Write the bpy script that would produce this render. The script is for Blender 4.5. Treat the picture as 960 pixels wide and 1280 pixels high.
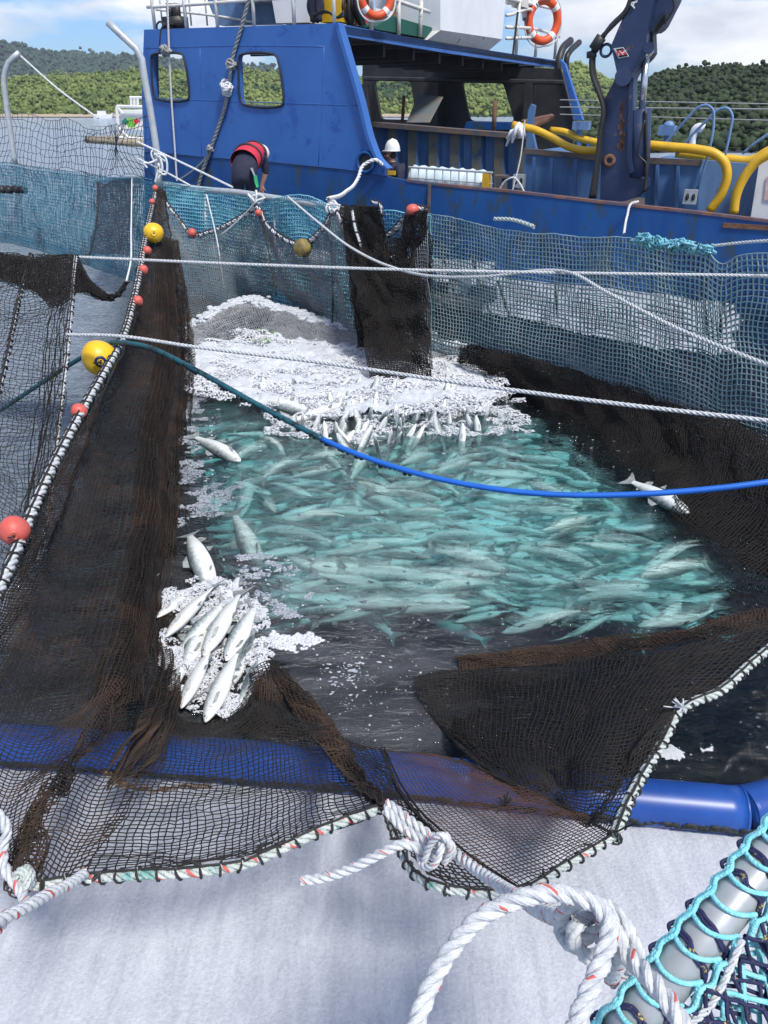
import bpy, math, random
import numpy as np
from mathutils import Vector, Matrix
from mathutils.geometry import tessellate_polygon
for o in list(bpy.data.objects): bpy.data.objects.remove(o)
R = math.radians
sc = bpy.context.scene
col = sc.collection
# ------------------------------------------------------------------ camera, light
H, F, PITCH = 2.8, 961.0, R(27.8)
cam = bpy.data.cameras.new('camera'); camo = bpy.data.objects.new('camera', cam); col.objects.link(camo)
camo.location = (0, 0, H); camo.rotation_euler = (R(90) - PITCH, 0, 0)
cam.sensor_fit = 'VERTICAL'; cam.sensor_height = 24.0; cam.lens = F / 1280 * 24.0
cam.clip_start = 0.05; cam.clip_end = 9000
sc.camera = camo
SUN_AZ = np.array([0.55, -0.835]); SUN_EL = R(58)
sun = bpy.data.lights.new('sun', 'SUN'); sun.energy = 3.7; sun.angle = R(10); sun.color = (1.0, .955, .88)
so = bpy.data.objects.new('sun', sun); col.objects.link(so)
sd = Vector((SUN_AZ[0] * math.cos(SUN_EL), SUN_AZ[1] * math.cos(SUN_EL), math.sin(SUN_EL)))
so.rotation_euler = sd.to_track_quat('Z', 'Y').to_euler(); so.location = (3, -6, 12)
w = bpy.data.worlds.new("World"); sc.world = w; w.use_nodes = True
nt = w.node_tree; nt.nodes.clear()
def N(nt, t, **k):
    n = nt.nodes.new(t)
    for a, b in k.items():
        if a.startswith('i_'): n.inputs[a[2:].replace('_', ' ')].default_value = b
        else: setattr(n, a, b)
    return n
L = lambda nt, a, b: nt.links.new(a, b)
sky = N(nt, 'ShaderNodeTexSky', sky_type='NISHITA', sun_disc=False, sun_elevation=SUN_EL,
        sun_rotation=math.atan2(SUN_AZ[0], SUN_AZ[1]), air_density=1.0, dust_density=.6, ozone_density=1.5)
tc = N(nt, 'ShaderNodeTexCoord')
mp = N(nt, 'ShaderNodeMapping'); mp.inputs['Scale'].default_value = (1.0, 1.0, 3.4); mp.inputs['Location'].default_value = (3.1, 2.2, .6)
L(nt, tc.outputs['Generated'], mp.inputs[0])
nz = N(nt, 'ShaderNodeTexNoise'); nz.inputs['Scale'].default_value = 3.1; nz.inputs['Detail'].default_value = 9; nz.inputs['Roughness'].default_value = .52
L(nt, mp.outputs[0], nz.inputs['Vector'])
cr = N(nt, 'ShaderNodeValToRGB'); cr.color_ramp.elements[0].position = .485; cr.color_ramp.elements[1].position = .565
L(nt, nz.outputs['Fac'], cr.inputs[0])
nz2 = N(nt, 'ShaderNodeTexNoise'); nz2.inputs['Scale'].default_value = 6.5; nz2.inputs['Detail'].default_value = 6
L(nt, mp.outputs[0], nz2.inputs['Vector'])
cc = N(nt, 'ShaderNodeValToRGB'); cc.color_ramp.elements[0].position = .36; cc.color_ramp.elements[1].position = .60
cc.color_ramp.elements[0].color = (5.6, 6.0, 6.9, 1); cc.color_ramp.elements[1].color = (8.8, 8.9, 9.2, 1)
L(nt, nz2.outputs['Fac'], cc.inputs[0])
tn = N(nt, 'ShaderNodeMix', data_type='RGBA', blend_type='MULTIPLY'); tn.inputs['Factor'].default_value = 1; tn.inputs['B'].default_value = (.56, .80, 1.20, 1); L(nt, sky.outputs[0], tn.inputs['A'])
mx = N(nt, 'ShaderNodeMix', data_type='RGBA')
L(nt, cr.outputs[0], mx.inputs['Factor']); L(nt, tn.outputs['Result'], mx.inputs['A']); L(nt, cc.outputs[0], mx.inputs['B'])
bg = N(nt, 'ShaderNodeBackground'); bg.inputs['Strength'].default_value = .115
L(nt, mx.outputs['Result'], bg.inputs[0])
wo = N(nt, 'ShaderNodeOutputWorld'); L(nt, bg.outputs[0], wo.inputs[0])
sc.view_settings.view_transform = 'Standard'; sc.view_settings.look = 'None'
sc.view_settings.exposure = 0.2; sc.view_settings.gamma = 1.0
sc.render.engine = 'CYCLES'
sc.cycles.max_bounces = 8; sc.cycles.transparent_max_bounces = 24
# ------------------------------------------------------------------ unprojection of places
cT, sT = math.cos(PITCH), math.sin(PITCH)
def ray(px, py):
    a, b = (px - 480) / F, (640 - py) / F
    return np.array([a, cT + b * sT, -sT + b * cT])
C0 = np.array([0, 0, H])
def P(px, py, Y=None, h=None, z=None):
    d = ray(px, py)
    k = Y / d[1] if Y is not None else ((h - H) / d[2] if h is not None else z)
    return C0 + d * k
SO = np.array([.3, 15.5, 0.]); SU = np.array([5.6, -3.0, 0.]); SU /= np.linalg.norm(SU)
SN = np.array([-SU[1], SU[0], 0.])
def S(px, py, t=0):                       # ship: vertical fore-aft plane t metres inboard of the near side
    d = ray(px, py); k = np.dot(SO + SN * t - C0, SN) / np.dot(d, SN)
    return C0 + d * k
def sof(p): return float(np.dot(p - SO, SU))
def A(px, py, s):                         # ship: athwartship plane
    d = ray(px, py); k = np.dot(SO + SU * s - C0, SU) / np.dot(d, SU)
    return C0 + d * k
def W(s, t, z): return SO + SU * s + SN * t + np.array([0, 0, z])
# ------------------------------------------------------------------ object helpers
def mesh_obj(name, v, f, mats, parent=None, smooth=False, mi=None, origin=None):
    v = np.asarray(v, dtype=np.float32).reshape(-1, 3)
    if parent is not None: org = np.array(parent['_w'], dtype=np.float32)
    elif origin is not None: org = np.array(origin, dtype=np.float32)
    else: org = np.array([(v[:, 0].min() + v[:, 0].max()) / 2, (v[:, 1].min() + v[:, 1].max()) / 2, v[:, 2].min()], dtype=np.float32)
    me = bpy.data.meshes.new(name)
    vv = v - org
    if isinstance(f, np.ndarray) and f.ndim == 2:
        n, k = f.shape
        me.vertices.add(len(vv)); me.vertices.foreach_set('co', vv.ravel())
        me.loops.add(n * k); me.loops.foreach_set('vertex_index', f.astype(np.int32).ravel())
        me.polygons.add(n); me.polygons.foreach_set('loop_start', np.arange(0, n * k, k, dtype=np.int32))
        me.polygons.foreach_set('loop_total', np.full(n, k, dtype=np.int32))
        me.update(calc_edges=True)
    else:
        me.from_pydata(vv.tolist(), [], [list(map(int, q)) for q in f])
    if not isinstance(mats, (list, tuple)): mats = [mats]
    for m in mats: me.materials.append(m)
    if mi is not None: me.polygons.foreach_set('material_index', np.asarray(mi, dtype=np.int32))
    if smooth: me.polygons.foreach_set('use_smooth', np.ones(len(me.polygons), dtype=bool))
    me.update()
    o = bpy.data.objects.new(name, me); col.objects.link(o)
    o['_w'] = [float(x) for x in org]
    if parent is not None:
        o.parent = parent
    else: o.location = Vector(org.tolist())
    return o
def empty(name, loc):
    o = bpy.data.objects.new(name, None); col.objects.link(o)
    o.location = Vector([float(x) for x in loc]); o['_w'] = [float(x) for x in loc]
    o.empty_display_size = .2
    return o
def tag(o, label=None, cat=None, group=None, kind=None):
    if label: o['label'] = label
    if cat: o['category'] = cat
    if group: o['group'] = group
    if kind: o['kind'] = kind
    return o
class MB:
    """collects shapes into one mesh"""
    def __init__(s): s.v = []; s.f = []; s.m = []
    def add(s, v, f, m=0):
        b = len(s.v); s.v.extend([list(map(float, p)) for p in v]); s.f.extend([[int(i) + b for i in q] for q in f]); s.m.extend([m] * len(f))
        return s
    def prism(s, front, back, m=0, holes=()):
        """front/back: matching outlines (3D lists); holes: list of (front, back)"""
        loops = [(front, back)] + list(holes)
        fl = [Vector(p) for l in loops for p in l[0]]; n = len(fl)
        tris = tessellate_polygon([[Vector(p) for p in l[0]] for l in loops])
        v = [list(p) for l in loops for p in l[0]] + [list(p) for l in loops for p in l[1]]
        f = [list(t) for t in tris] + [[i + n for i in reversed(t)] for t in tris]
        b = 0
        for l in loops:
            k = len(l[0])
            for i in range(k):
                j = (i + 1) % k
                f.append([b + i, b + j, b + j + n, b + i + n])
            b += k
        return s.add(v, f, m)
    def plate(s, pts, off, m=0, holes=()):
        off = np.asarray(off, float)
        return s.prism([np.asarray(p) for p in pts], [np.asarray(p) + off for p in pts], m, [([np.asarray(p) for p in h], [np.asarray(p) + off for p in h]) for h in holes])
    def box(s, c, ax, ay, az, m=0):
        c, ax, ay, az = map(lambda q: np.asarray(q, float), (c, ax, ay, az))
        v = [c + i * ax + j * ay + k * az for i in (-.5, .5) for j in (-.5, .5) for k in (-.5, .5)]
        return s.add(v, [(0, 1, 3, 2), (4, 6, 7, 5), (0, 4, 5, 1), (2, 3, 7, 6), (0, 2, 6, 4), (1, 5, 7, 3)], m)
    def tube(s, pts, r, sides=8, m=0, caps=True):
        v, f = tube_data(pts, r, sides, caps); return s.add(v, f, m)
    def build(s, name, mats, parent=None, smooth=False, origin=None):
        return mesh_obj(name, s.v, s.f, mats, parent, smooth, s.m, origin)
def frames(p):
    T = np.gradient(p, axis=0); T /= np.linalg.norm(T, axis=1)[:, None] + 1e-12
    n = np.array([0, 0, 1.]) if abs(T[0][2]) < .9 else np.array([1., 0, 0])
    Ns = np.zeros_like(p)
    for i in range(len(p)):
        n = n - np.dot(n, T[i]) * T[i]; n /= np.linalg.norm(n) + 1e-12; Ns[i] = n
    return T, Ns, np.cross(T, Ns)
def tube_data(pts, r, sides=8, caps=True):
    p = np.asarray(pts, float); n = len(p); r = np.broadcast_to(np.asarray(r, float), (n,))
    T, Nn, B = frames(p)
    a = np.arange(sides) * 2 * math.pi / sides
    v = p[:, None, :] + r[:, None, None] * (np.cos(a)[None, :, None] * Nn[:, None, :] + np.sin(a)[None, :, None] * B[:, None, :])
    v = v.reshape(-1, 3)
    f = [(i * sides + j, i * sides + (j + 1) % sides, (i + 1) * sides + (j + 1) % sides, (i + 1) * sides + j) for i in range(n - 1) for j in range(sides)]
    if caps: f.append(tuple(range(sides))[::-1]); f.append(tuple(range((n - 1) * sides, n * sides)))
    return v, f
def resample(arr, n, axis=0, step=None):
    """smooth chord-length resample along axis; n points or a step"""
    a = np.moveaxis(np.asarray(arr, float), axis, 0); m = len(a)
    seg = np.linalg.norm(np.diff(a, axis=0).reshape(m - 1, -1, 3), axis=2).mean(axis=1) + 1e-6
    t = np.concatenate([[0], np.cumsum(seg)])
    if n is None: n = max(2, int(round(t[-1] / step)) + 1)
    if m == 2: tan = np.repeat((a[1:] - a[:1]) / t[-1], 2, axis=0)
    else:
        tan = np.zeros_like(a)
        for i in range(1, m - 1):
            d0 = (a[i] - a[i - 1]) / seg[i - 1]; d1 = (a[i + 1] - a[i]) / seg[i]
            tan[i] = (d0 * seg[i] + d1 * seg[i - 1]) / (seg[i] + seg[i - 1])
        tan[0] = (a[1] - a[0]) / seg[0]; tan[-1] = (a[-1] - a[-2]) / seg[-1]
    q = np.linspace(0, t[-1], n); k = np.clip(np.searchsorted(t, q, side='right') - 1, 0, m - 2)
    hh = seg[k]; u = (q - t[k]) / hh
    sh = (n,) + (1,) * (a.ndim - 1); u = u.reshape(sh); hh = hh.reshape(sh)
    h00 = 2 * u**3 - 3 * u**2 + 1; h10 = u**3 - 2 * u**2 + u; h01 = -2 * u**3 + 3 * u**2; h11 = u**3 - u**2
    out = h00 * a[k] + h10 * hh * tan[k] + h01 * a[k + 1] + h11 * hh * tan[k + 1]
    return np.moveaxis(out, 0, axis)
def lattice_tubes(G, r, sides=3, skip_u=1, skip_v=1):
    """G: (nu,nv,3) knots -> strands both ways"""
    Vs, Fs, base = [], [], 0
    du = np.gradient(G, axis=0); dv = np.gradient(G, axis=1)
    Nn = np.cross(du, dv); Nn /= np.linalg.norm(Nn, axis=2)[..., None] + 1e-12
    ang = np.arange(sides) * 2 * math.pi / sides + .5
    for ax in (0, 1):
        T = du if ax == 0 else dv
        T = T / (np.linalg.norm(T, axis=2)[..., None] + 1e-12)
        B = np.cross(T, Nn)
        v = G[:, :, None, :] + r * (np.cos(ang)[None, None, :, None] * Nn[:, :, None, :] + np.sin(ang)[None, None, :, None] * B[:, :, None, :])
        nu, nv = G.shape[:2]
        idx = (np.arange(nu * nv * sides).reshape(nu, nv, sides)) + base
        j2 = (np.arange(sides) + 1) % sides
        if ax == 0: a, b = idx[:-1], idx[1:]
        else: a, b = idx[:, :-1], idx[:, 1:]
        f = np.stack([a, a[..., j2], b[..., j2], b], axis=-1).reshape(-1, 4)
        Vs.append(v.reshape(-1, 3)); Fs.append(f); base += nu * nv * sides
    return np.concatenate(Vs), np.concatenate(Fs)
def net(name, ctrl, cell, r, mat, parent=None, jit=.12, seed=0, sides=3, wave=0, wavelen=.3, cellv=None, fold=None):
    rs = np.random.RandomState(seed)
    c = np.array(ctrl, float)
    G = resample(c, None, 0, cell); G = resample(G, None, 1, cellv or cell)
    nu, nv = G.shape[:2]
    if wave:
        du = np.gradient(G, axis=0); dv = np.gradient(G, axis=1); Nn = np.cross(du, dv); Nn /= np.linalg.norm(Nn, axis=2)[..., None] + 1e-9
        U, Vv = np.meshgrid(np.arange(nu) * cell, np.arange(nv) * cell, indexing='ij')
        wv = np.zeros_like(U)
        for k in range(5):
            th = rs.uniform(0, math.pi); wl = wavelen * rs.uniform(.6, 2.4); wv += np.sin((U * math.cos(th) + Vv * math.sin(th)) * 2 * math.pi / wl + rs.uniform(0, 6.3)) * wl / wavelen
        G = G + Nn * (wave * wv / 5)[..., None]
    if fold:
        du = np.gradient(G, axis=0); dv = np.gradient(G, axis=1); Nn = np.cross(du, dv); Nn /= np.linalg.norm(Nn, axis=2)[..., None] + 1e-9
        U, Vv = np.meshgrid(np.linspace(0, 1, nu), np.linspace(0, 1, nv), indexing='ij'); wv = np.zeros_like(U)
        for k in range(4):
            f_ = fold[1] * rs.uniform(.6, 1.7); wv += np.sin(2 * math.pi * (f_ * Vv + .35 * np.sin(U * rs.uniform(2, 6) + k)) + rs.uniform(0, 6)) / (1 + .5 * k)
        env = np.clip(np.minimum(Vv, 1 - Vv) * 8, 0, 1)
        G = G + Nn * (fold[0] * wv * env)[..., None] + dv / (np.linalg.norm(dv, axis=2)[..., None] + 1e-9) * (fold[0] * .8 * np.roll(wv, 3, axis=1) * env)[..., None]
    j = rs.randn(nu, nv, 3) * cell * jit
    # smooth component of wander so that rows bend together
    k = rs.randn(nu // 7 + 2, nv // 7 + 2, 3) * cell * 4.0 * jit
    k = resample(resample(k, nu, 0), nv, 1); G = G + j + k * (jit > 0)
    v, f = lattice_tubes(G, r, sides)
    o = mesh_obj(name, v, f, mat, parent, smooth=True)
    return o, G
def rope(name, pts, r, mats, parent=None, step=None, strands=3, sides=6, pitch=None, caps=True, tracer=False, origin=None, yarn=0):
    """laid (twisted) rope through the points"""
    pitch = pitch or r * 7
    p = resample(pts, None, 0, step or pitch / 9)
    T, Nn, B = frames(p)
    s = np.concatenate([[0], np.cumsum(np.linalg.norm(np.diff(p, axis=0), axis=1))])
    mb_v, mb_f, mb_m = [], [], []; base = 0; n = len(p)
    a = np.arange(sides) * 2 * math.pi / sides
    for k in range(strands):
        ph = s / pitch * 2 * math.pi + k * 2 * math.pi / strands
        out = np.cos(ph)[:, None] * Nn + np.sin(ph)[:, None] * B
        tan = -np.sin(ph)[:, None] * Nn + np.cos(ph)[:, None] * B
        c = p + out * r * .48
        yr = (1 + yarn * np.cos(a * 7))[None, :, None] * np.ones((n, 1, 1)) if yarn else 1.0
        v = c[:, None, :] + yr * r * .53 * (np.cos(a)[None, :, None] * out[:, None, :] + np.sin(a)[None, :, None] * tan[:, None, :])
        idx = np.arange(n * sides).reshape(n, sides) + base; j2 = (np.arange(sides) + 1) % sides
        f = np.stack([idx[:-1], idx[:-1][:, j2], idx[1:][:, j2], idx[1:]], axis=-1)
        m = np.zeros(f.shape[:2], int)
        if tracer and k == 0:
            rt_ = np.random.RandomState(len(p)); turn = (ph / (2 * math.pi)).astype(int); fr_ = (ph / (2 * math.pi)) % 1; st_ = rt_.rand(turn.max() + 2); on = (((fr_ - st_[turn]) % 1) < .38)[:-1]; w_ = max(1, sides // 14)
            for q_ in range(-w_, w_): m[on, q_] = 1
        mb_v.append(v.reshape(-1, 3)); mb_f.append(f.reshape(-1, 4)); mb_m.append(m.ravel()); base += n * sides
    return mesh_obj(name, np.concatenate(mb_v), np.concatenate(mb_f), mats, parent, True, np.concatenate(mb_m), origin)
def rings(path, r, rr, every, seed=0, sides=10, tails=0.0):
    """lashing: one twine that turns round the rope, runs along it and turns again"""
    rs = np.random.RandomState(seed); p = resample(path, None, 0, every); mb = MB(); T, Nn, B = frames(p); line = []
    for i in range(len(p)):
        t = T[i] + rs.randn(3) * .2; t /= np.linalg.norm(t)
        n = Nn[i] - np.dot(Nn[i], t) * t; n /= np.linalg.norm(n); b = np.cross(t, n)
        a = np.linspace(0, 2 * math.pi, sides + 1)
        line.extend(list(p[i] + r * (np.cos(a)[:, None] * n + np.sin(a)[:, None] * b) + t * (a[:, None] / 6.3 * rr * 1.5)))
        if tails and rs.rand() < .5:
            d = rs.randn(3); d[2] -= .8; d /= np.linalg.norm(d); q = line[-1]
            line.extend([q + d * tails, q + d * tails * .5 + rs.randn(3) * rr, q])
    mb.tube(line, rr, 5)
    return mb
def blob(mb, c, ax, ay, az, nu=10, nv=7, m=0, f=None):
    """ellipsoid with axes vectors; f(theta,phi)->radius factor"""
    c = np.asarray(c, float); v = []; fa = []
    for i in range(nv + 1):
        ph = -math.pi / 2 + math.pi * i / nv
        for j in range(nu):
            th = 2 * math.pi * j / nu; k = f(th, ph) if f else 1
            v.append(c + k * (np.asarray(ax) * math.cos(ph) * math.cos(th) + np.asarray(ay) * math.cos(ph) * math.sin(th) + np.asarray(az) * math.sin(ph)))
    for i in range(nv):
        for j in range(nu):
            fa.append((i * nu + j, i * nu + (j + 1) % nu, (i + 1) * nu + (j + 1) % nu, (i + 1) * nu + j))
    mb.add(v, fa, m)
def sphere(mb, c, r, nu=14, nv=10, m=0): blob(mb, c, (r, 0, 0), (0, r, 0), (0, 0, r), nu, nv, m)
def torus(mb, c, n, R_, r, seg=28, sides=10, m=0, a0=0, a1=2 * math.pi, squash=1):
    n = np.asarray(n, float); n /= np.linalg.norm(n); x = np.cross(n, [0, 0, 1.]); x = x / np.linalg.norm(x) if np.linalg.norm(x) > 1e-3 else np.array([1., 0, 0]); y = np.cross(n, x)
    closed = abs(a1 - a0 - 2 * math.pi) < 1e-6
    k = seg if closed else seg + 1
    v = []; f = []
    for i in range(k):
        a = a0 + (a1 - a0) * i / seg; d = x * math.cos(a) + y * math.sin(a)
        for j in range(sides):
            b = 2 * math.pi * j / sides
            v.append(np.asarray(c) + d * (R_ + r * math.cos(b)) + n * r * squash * math.sin(b))
    for i in range(seg):
        i2 = (i + 1) % k
        for j in range(sides): f.append((i * sides + j, i2 * sides + j, i2 * sides + (j + 1) % sides, i * sides + (j + 1) % sides))
    mb.add(v, f, m)
# ------------------------------------------------------------------ materials
def mat(name, c1, c2=None, rough=.6, scale=6, metal=0, bump=0, bscale=None, detail=5, lo=.35, hi=.65, c3=None, s3=2, t3=.6, spec=.5, stretch=None, island=False):
    m = bpy.data.materials.new(name); m.use_nodes = True; t = m.node_tree; t.nodes.clear()
    out = N(t, 'ShaderNodeOutputMaterial'); b = N(t, 'ShaderNodeBsdfPrincipled'); L(t, b.outputs[0], out.inputs[0])
    b.inputs['Roughness'].default_value = rough; b.inputs['Metallic'].default_value = metal; b.inputs['Specular IOR Level'].default_value = spec
    b.inputs['Base Color'].default_value = (*c1, 1)
    tcn = N(t, 'ShaderNodeTexCoord'); vec = tcn.outputs['Object']
    if stretch:
        mpn = N(t, 'ShaderNodeMapping'); mpn.inputs['Scale'].default_value = stretch; L(t, vec, mpn.inputs[0]); vec = mpn.outputs[0]
    last = None
    if c2:
        n1 = N(t, 'ShaderNodeTexNoise'); n1.inputs['Scale'].default_value = scale; n1.inputs['Detail'].default_value = detail; n1.inputs['Roughness'].default_value = .6
        L(t, vec, n1.inputs['Vector'])
        rp = N(t, 'ShaderNodeValToRGB'); rp.color_ramp.elements[0].position = lo; rp.color_ramp.elements[1].position = hi
        rp.color_ramp.elements[0].color = (*c1, 1); rp.color_ramp.elements[1].color = (*c2, 1)
        if island:
            g = N(t, 'ShaderNodeNewGeometry'); ad = N(t, 'ShaderNodeMath', operation='ADD'); ml = N(t, 'ShaderNodeMath', operation='MULTIPLY_ADD'); ml.inputs[1].default_value = .3; ml.inputs[2].default_value = -.15
            L(t, g.outputs['Random Per Island'], ml.inputs[0]); L(t, n1.outputs['Fac'], ad.inputs[0]); L(t, ml.outputs[0], ad.inputs[1]); L(t, ad.outputs[0], rp.inputs[0])
        else: L(t, n1.outputs['Fac'], rp.inputs[0])
        last = rp.outputs[0]
    if c3:
        n3 = N(t, 'ShaderNodeTexNoise'); n3.inputs['Scale'].default_value = s3; n3.inputs['Detail'].default_value = 8; n3.inputs['Roughness'].default_value = .7
        L(t, vec, n3.inputs['Vector'])
        r3 = N(t, 'ShaderNodeValToRGB'); r3.color_ramp.elements[0].position = t3; r3.color_ramp.elements[1].position = t3 + .06
        L(t, n3.outputs['Fac'], r3.inputs[0])
        mxn = N(t, 'ShaderNodeMix', data_type='RGBA'); L(t, r3.outputs[0], mxn.inputs['Factor']); L(t, last, mxn.inputs['A']) if last else mxn.inputs['A'].__setattr__('default_value', (*c1, 1))
        mxn.inputs['B'].default_value = (*c3, 1); last = mxn.outputs['Result']
    if last: L(t, last, b.inputs['Base Color'])
    if bump:
        nb = N(t, 'ShaderNodeTexNoise'); nb.inputs['Scale'].default_value = bscale or scale * 3; nb.inputs['Detail'].default_value = 4
        L(t, vec, nb.inputs['Vector']); bp = N(t, 'ShaderNodeBump'); bp.inputs['Strength'].default_value = bump; bp.inputs['Distance'].default_value = .02
        L(t, nb.outputs['Fac'], bp.inputs['Height']); L(t, bp.outputs[0], b.inputs['Normal'])
    return m
M = {}
M['blue_up'] = mat('ship_paint_blue', (.028, .115, .37), (.036, .135, .42), .38, 1.2, bump=.35, bscale=1.8, c3=(.018, .085, .34), s3=2.2, t3=.56)
M['blue_lo'] = mat('hull_paint_blue', (.006, .058, .22), (.012, .08, .26), .38, 1.5, bump=.2, bscale=1.5, c3=(.035, .06, .09), s3=1.8, t3=.54, stretch=(2, 2, .6))
M['blue_old'] = mat('weathered_blue_steel', (.05, .13, .31), (.09, .19, .36), .55, 2.5, c3=(.13, .12, .09), s3=3, t3=.60, bump=.2, stretch=(3, 3, .5))
M['blue_pale'] = mat('faded_blue_steel', (.10, .19, .36), (.15, .26, .45), .55, 2, c3=(.08, .10, .16), s3=2.6, t3=.6, stretch=(3, 3, .6))
M['rust'] = mat('rust', (.10, .045, .025), (.20, .10, .06), .85, 9, bump=.4)
M['rust_blue'] = mat('rusty_blue_steel', (.06, .08, .11), (.16, .10, .06), .8, 6, bump=.3)
M['rib'] = mat('rust_stained_rib', (.10, .12, .12), (.16, .14, .10), .8, 5, c3=(.04, .08, .16), s3=4, t3=.55)
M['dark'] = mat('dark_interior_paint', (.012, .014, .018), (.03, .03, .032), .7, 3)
M['deck'] = mat('deck_plate', (.05, .045, .04), (.09, .06, .045), .8, 3)
M['white'] = mat('white_ship_paint', (.72, .73, .74), (.80, .80, .79), .45, 2, c3=(.35, .16, .07), s3=2.2, t3=.68)
M['whitebar'] = mat('white_rail_paint', (.70, .70, .66), (.60, .56, .50), .5, 8, c3=(.26, .11, .05), s3=5, t3=.60)
M['black'] = mat('black_rubber', (.012, .012, .014), (.03, .03, .03), .5, 20)
M['navy'] = mat('crane_navy_paint', (.018, .032, .085), (.028, .045, .11), .42, 3, c3=(.14, .08, .05), s3=6, t3=.62, bump=.1)
M['steel'] = mat('bright_steel', (.6, .62, .65), (.5, .52, .55), .25, 5, metal=.8)
M['galv'] = mat('galvanised_steel', (.42, .45, .47), (.55, .57, .58), .42, 8, metal=.35)
M['yellow_hose'] = mat('yellow_hose_rubber', (.72, .42, .015), (.62, .36, .02), .45, 8, bump=.1, c3=(.3, .2, .06), s3=5, t3=.66)
M['yellow_buoy'] = mat('yellow_buoy_plastic', (.82, .50, .012), (.74, .44, .02), .38, 8, c3=(.45, .3, .06), s3=6, t3=.64)
M['olive_buoy'] = mat('algae_covered_buoy', (.30, .22, .06), (.16, .13, .05), .7, 12, c3=(.07, .07, .03), s3=8, t3=.55)
M['red_float'] = mat('red_float_plastic', (.62, .10, .075), (.52, .11, .085), .5, 9, c3=(.30, .09, .07), s3=11, t3=.6, bump=.1)
M['orange'] = mat('lifebuoy_orange', (.75, .10, .025), (.68, .085, .02), .45, 9)
M['cap'] = mat('dark_blue_cap', (.01, .02, .10), None, .4)
M['white_rope'] = mat('white_rope_fibre', (.46, .48, .50), (.66, .67, .68), .75, 60, bump=.22, bscale=300)
M['far_rope'] = mat('weathered_white_rope', (.60, .62, .64), (.74, .75, .76), .8, 20, bump=.4, bscale=90)
M['grey_rope'] = mat('grey_rope_fibre', (.25, .26, .26), (.38, .38, .37), .85, 30)
M['green_rope'] = mat('greenish_white_rope', (.50, .56, .52), (.62, .66, .64), .8, 25, c3=(.20, .42, .38), s3=9, t3=.58, bump=.5, bscale=180)
M['tracer'] = mat('red_tracer_yarn', (.55, .12, .10), None, .7)
M['lash'] = mat('black_lashing_twine', (.012, .012, .013), (.03, .027, .025), .7, 40)
M['net_black'] = mat('black_net_twine', (.006, .006, .006), (.016, .012, .010), .75, 9)
M['net_brown'] = mat('brown_net_twine', (.026, .016, .011), (.066, .038, .023), .8, 4, c3=(.016, .011, .009), s3=1.5, t3=.5)
M['net_rust'] = mat('rusty_net_twine', (.075, .035, .022), (.028, .018, .016), .85, 3.5, lo=.42, hi=.6)
M['net_dark'] = mat('dark_brown_net_cloth', (.006, .005, .005), (.015, .010, .008), .9, 6)
M['net_cyan'] = mat('pale_cyan_net_twine', (.13, .42, .52), (.24, .54, .62), .7, 4)
M['net_teal'] = mat('weathered_teal_net_twine', (.16, .30, .33), (.36, .47, .47), .75, 2.2, c3=(.07, .20, .24), s3=1.2, t3=.58)
M['net_blue'] = mat('slate_blue_net_twine', (.05, .20, .28), (.09, .28, .36), .75, 2, c3=(.03, .10, .15), s3=1, t3=.56)
M['net_wet'] = mat('pale_wet_net_twine', (.26, .27, .29), (.42, .43, .45), .6, 4)
M['net_grey'] = mat('grey_net_twine', (.13, .14, .15), (.22, .23, .24), .8, 4)
M['net_navy'] = mat('dark_slate_net_twine', (.02, .03, .05), (.04, .05, .075), .8, 4)
M['cyan_twine'] = mat('bright_cyan_twine', (.20, .66, .74), (.33, .76, .82), .7, 50, bump=.5, bscale=260)
M['navy_twine'] = mat('navy_and_yellow_twine', (.012, .014, .06), (.02, .022, .08), .75, 60, c3=(.55, .48, .12), s3=70, t3=.60)
M['collar'] = mat('blue_float_pipe_plastic', (.010, .055, .26), (.014, .075, .32), .36, 4, c3=(.02, .06, .25), s3=6, t3=.62)
M['algae'] = mat('dark_algae_band', (.01, .014, .014), (.03, .035, .03), .7, 20)
M['hose_blue'] = mat('blue_hose_rubber', (.012, .13, .55), (.01, .11, .48), .35, 6)
M['hose_teal'] = mat('algae_stained_hose', (.008, .06, .085), (.01, .10, .13), .5, 6, c3=(.01, .02, .022), s3=14, t3=.52)
M['weed'] = mat('bright_green_weed', (.09, .22, .02), (.16, .33, .04), .7, 20)
M['skin'] = mat('skin', (.52, .29, .20), (.46, .24, .16), .55, 20)
M['hair'] = mat('dark_hair', (.012, .009, .008), None, .6)
M['cloth_navy'] = mat('navy_work_cloth', (.012, .014, .035), (.022, .024, .05), .85, 12, bump=.3, bscale=40)
M['vest'] = mat('red_life_vest_cloth', (.60, .03, .06), (.50, .025, .05), .6, 10)
M['helmet'] = mat('white_helmet_plastic', (.80, .80, .76), None, .3)
M['hiviz_y'] = mat('yellow_patch', (.75, .45, .03), None, .6)
M['green_cloth'] = mat('green_glove_cloth', (.05, .48, .18), None, .7)
M['ibc'] = mat('white_tank_plastic', (.55, .68, .74), (.68, .76, .80), .4, 3)
M['wood'] = mat('weathered_timber', (.22, .19, .13), (.33, .28, .20), .85, 3, c3=(.10, .10, .07), s3=2, t3=.6, stretch=(1, 6, 6))
M['g_dark'] = mat('dark_green_print', (.01, .20, .11), None, .5)
M['g_light'] = mat('light_green_print', (.20, .55, .05), None, .5)
M['r_print'] = mat('red_print', (.62, .03, .04), None, .5)
M['green_mat'] = mat('green_deck_mat', (.01, .09, .06), None, .7)
M['brown_door'] = mat('brown_door_paint', (.20, .09, .04), (.15, .07, .035), .6, 4)
M['sand'] = mat('beach_sand', (.45, .36, .25), (.36, .30, .22), .9, .05)
M['hillground'] = mat('hill_undergrowth', (.025, .045, .012), (.05, .075, .02), .95, .05)
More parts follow.
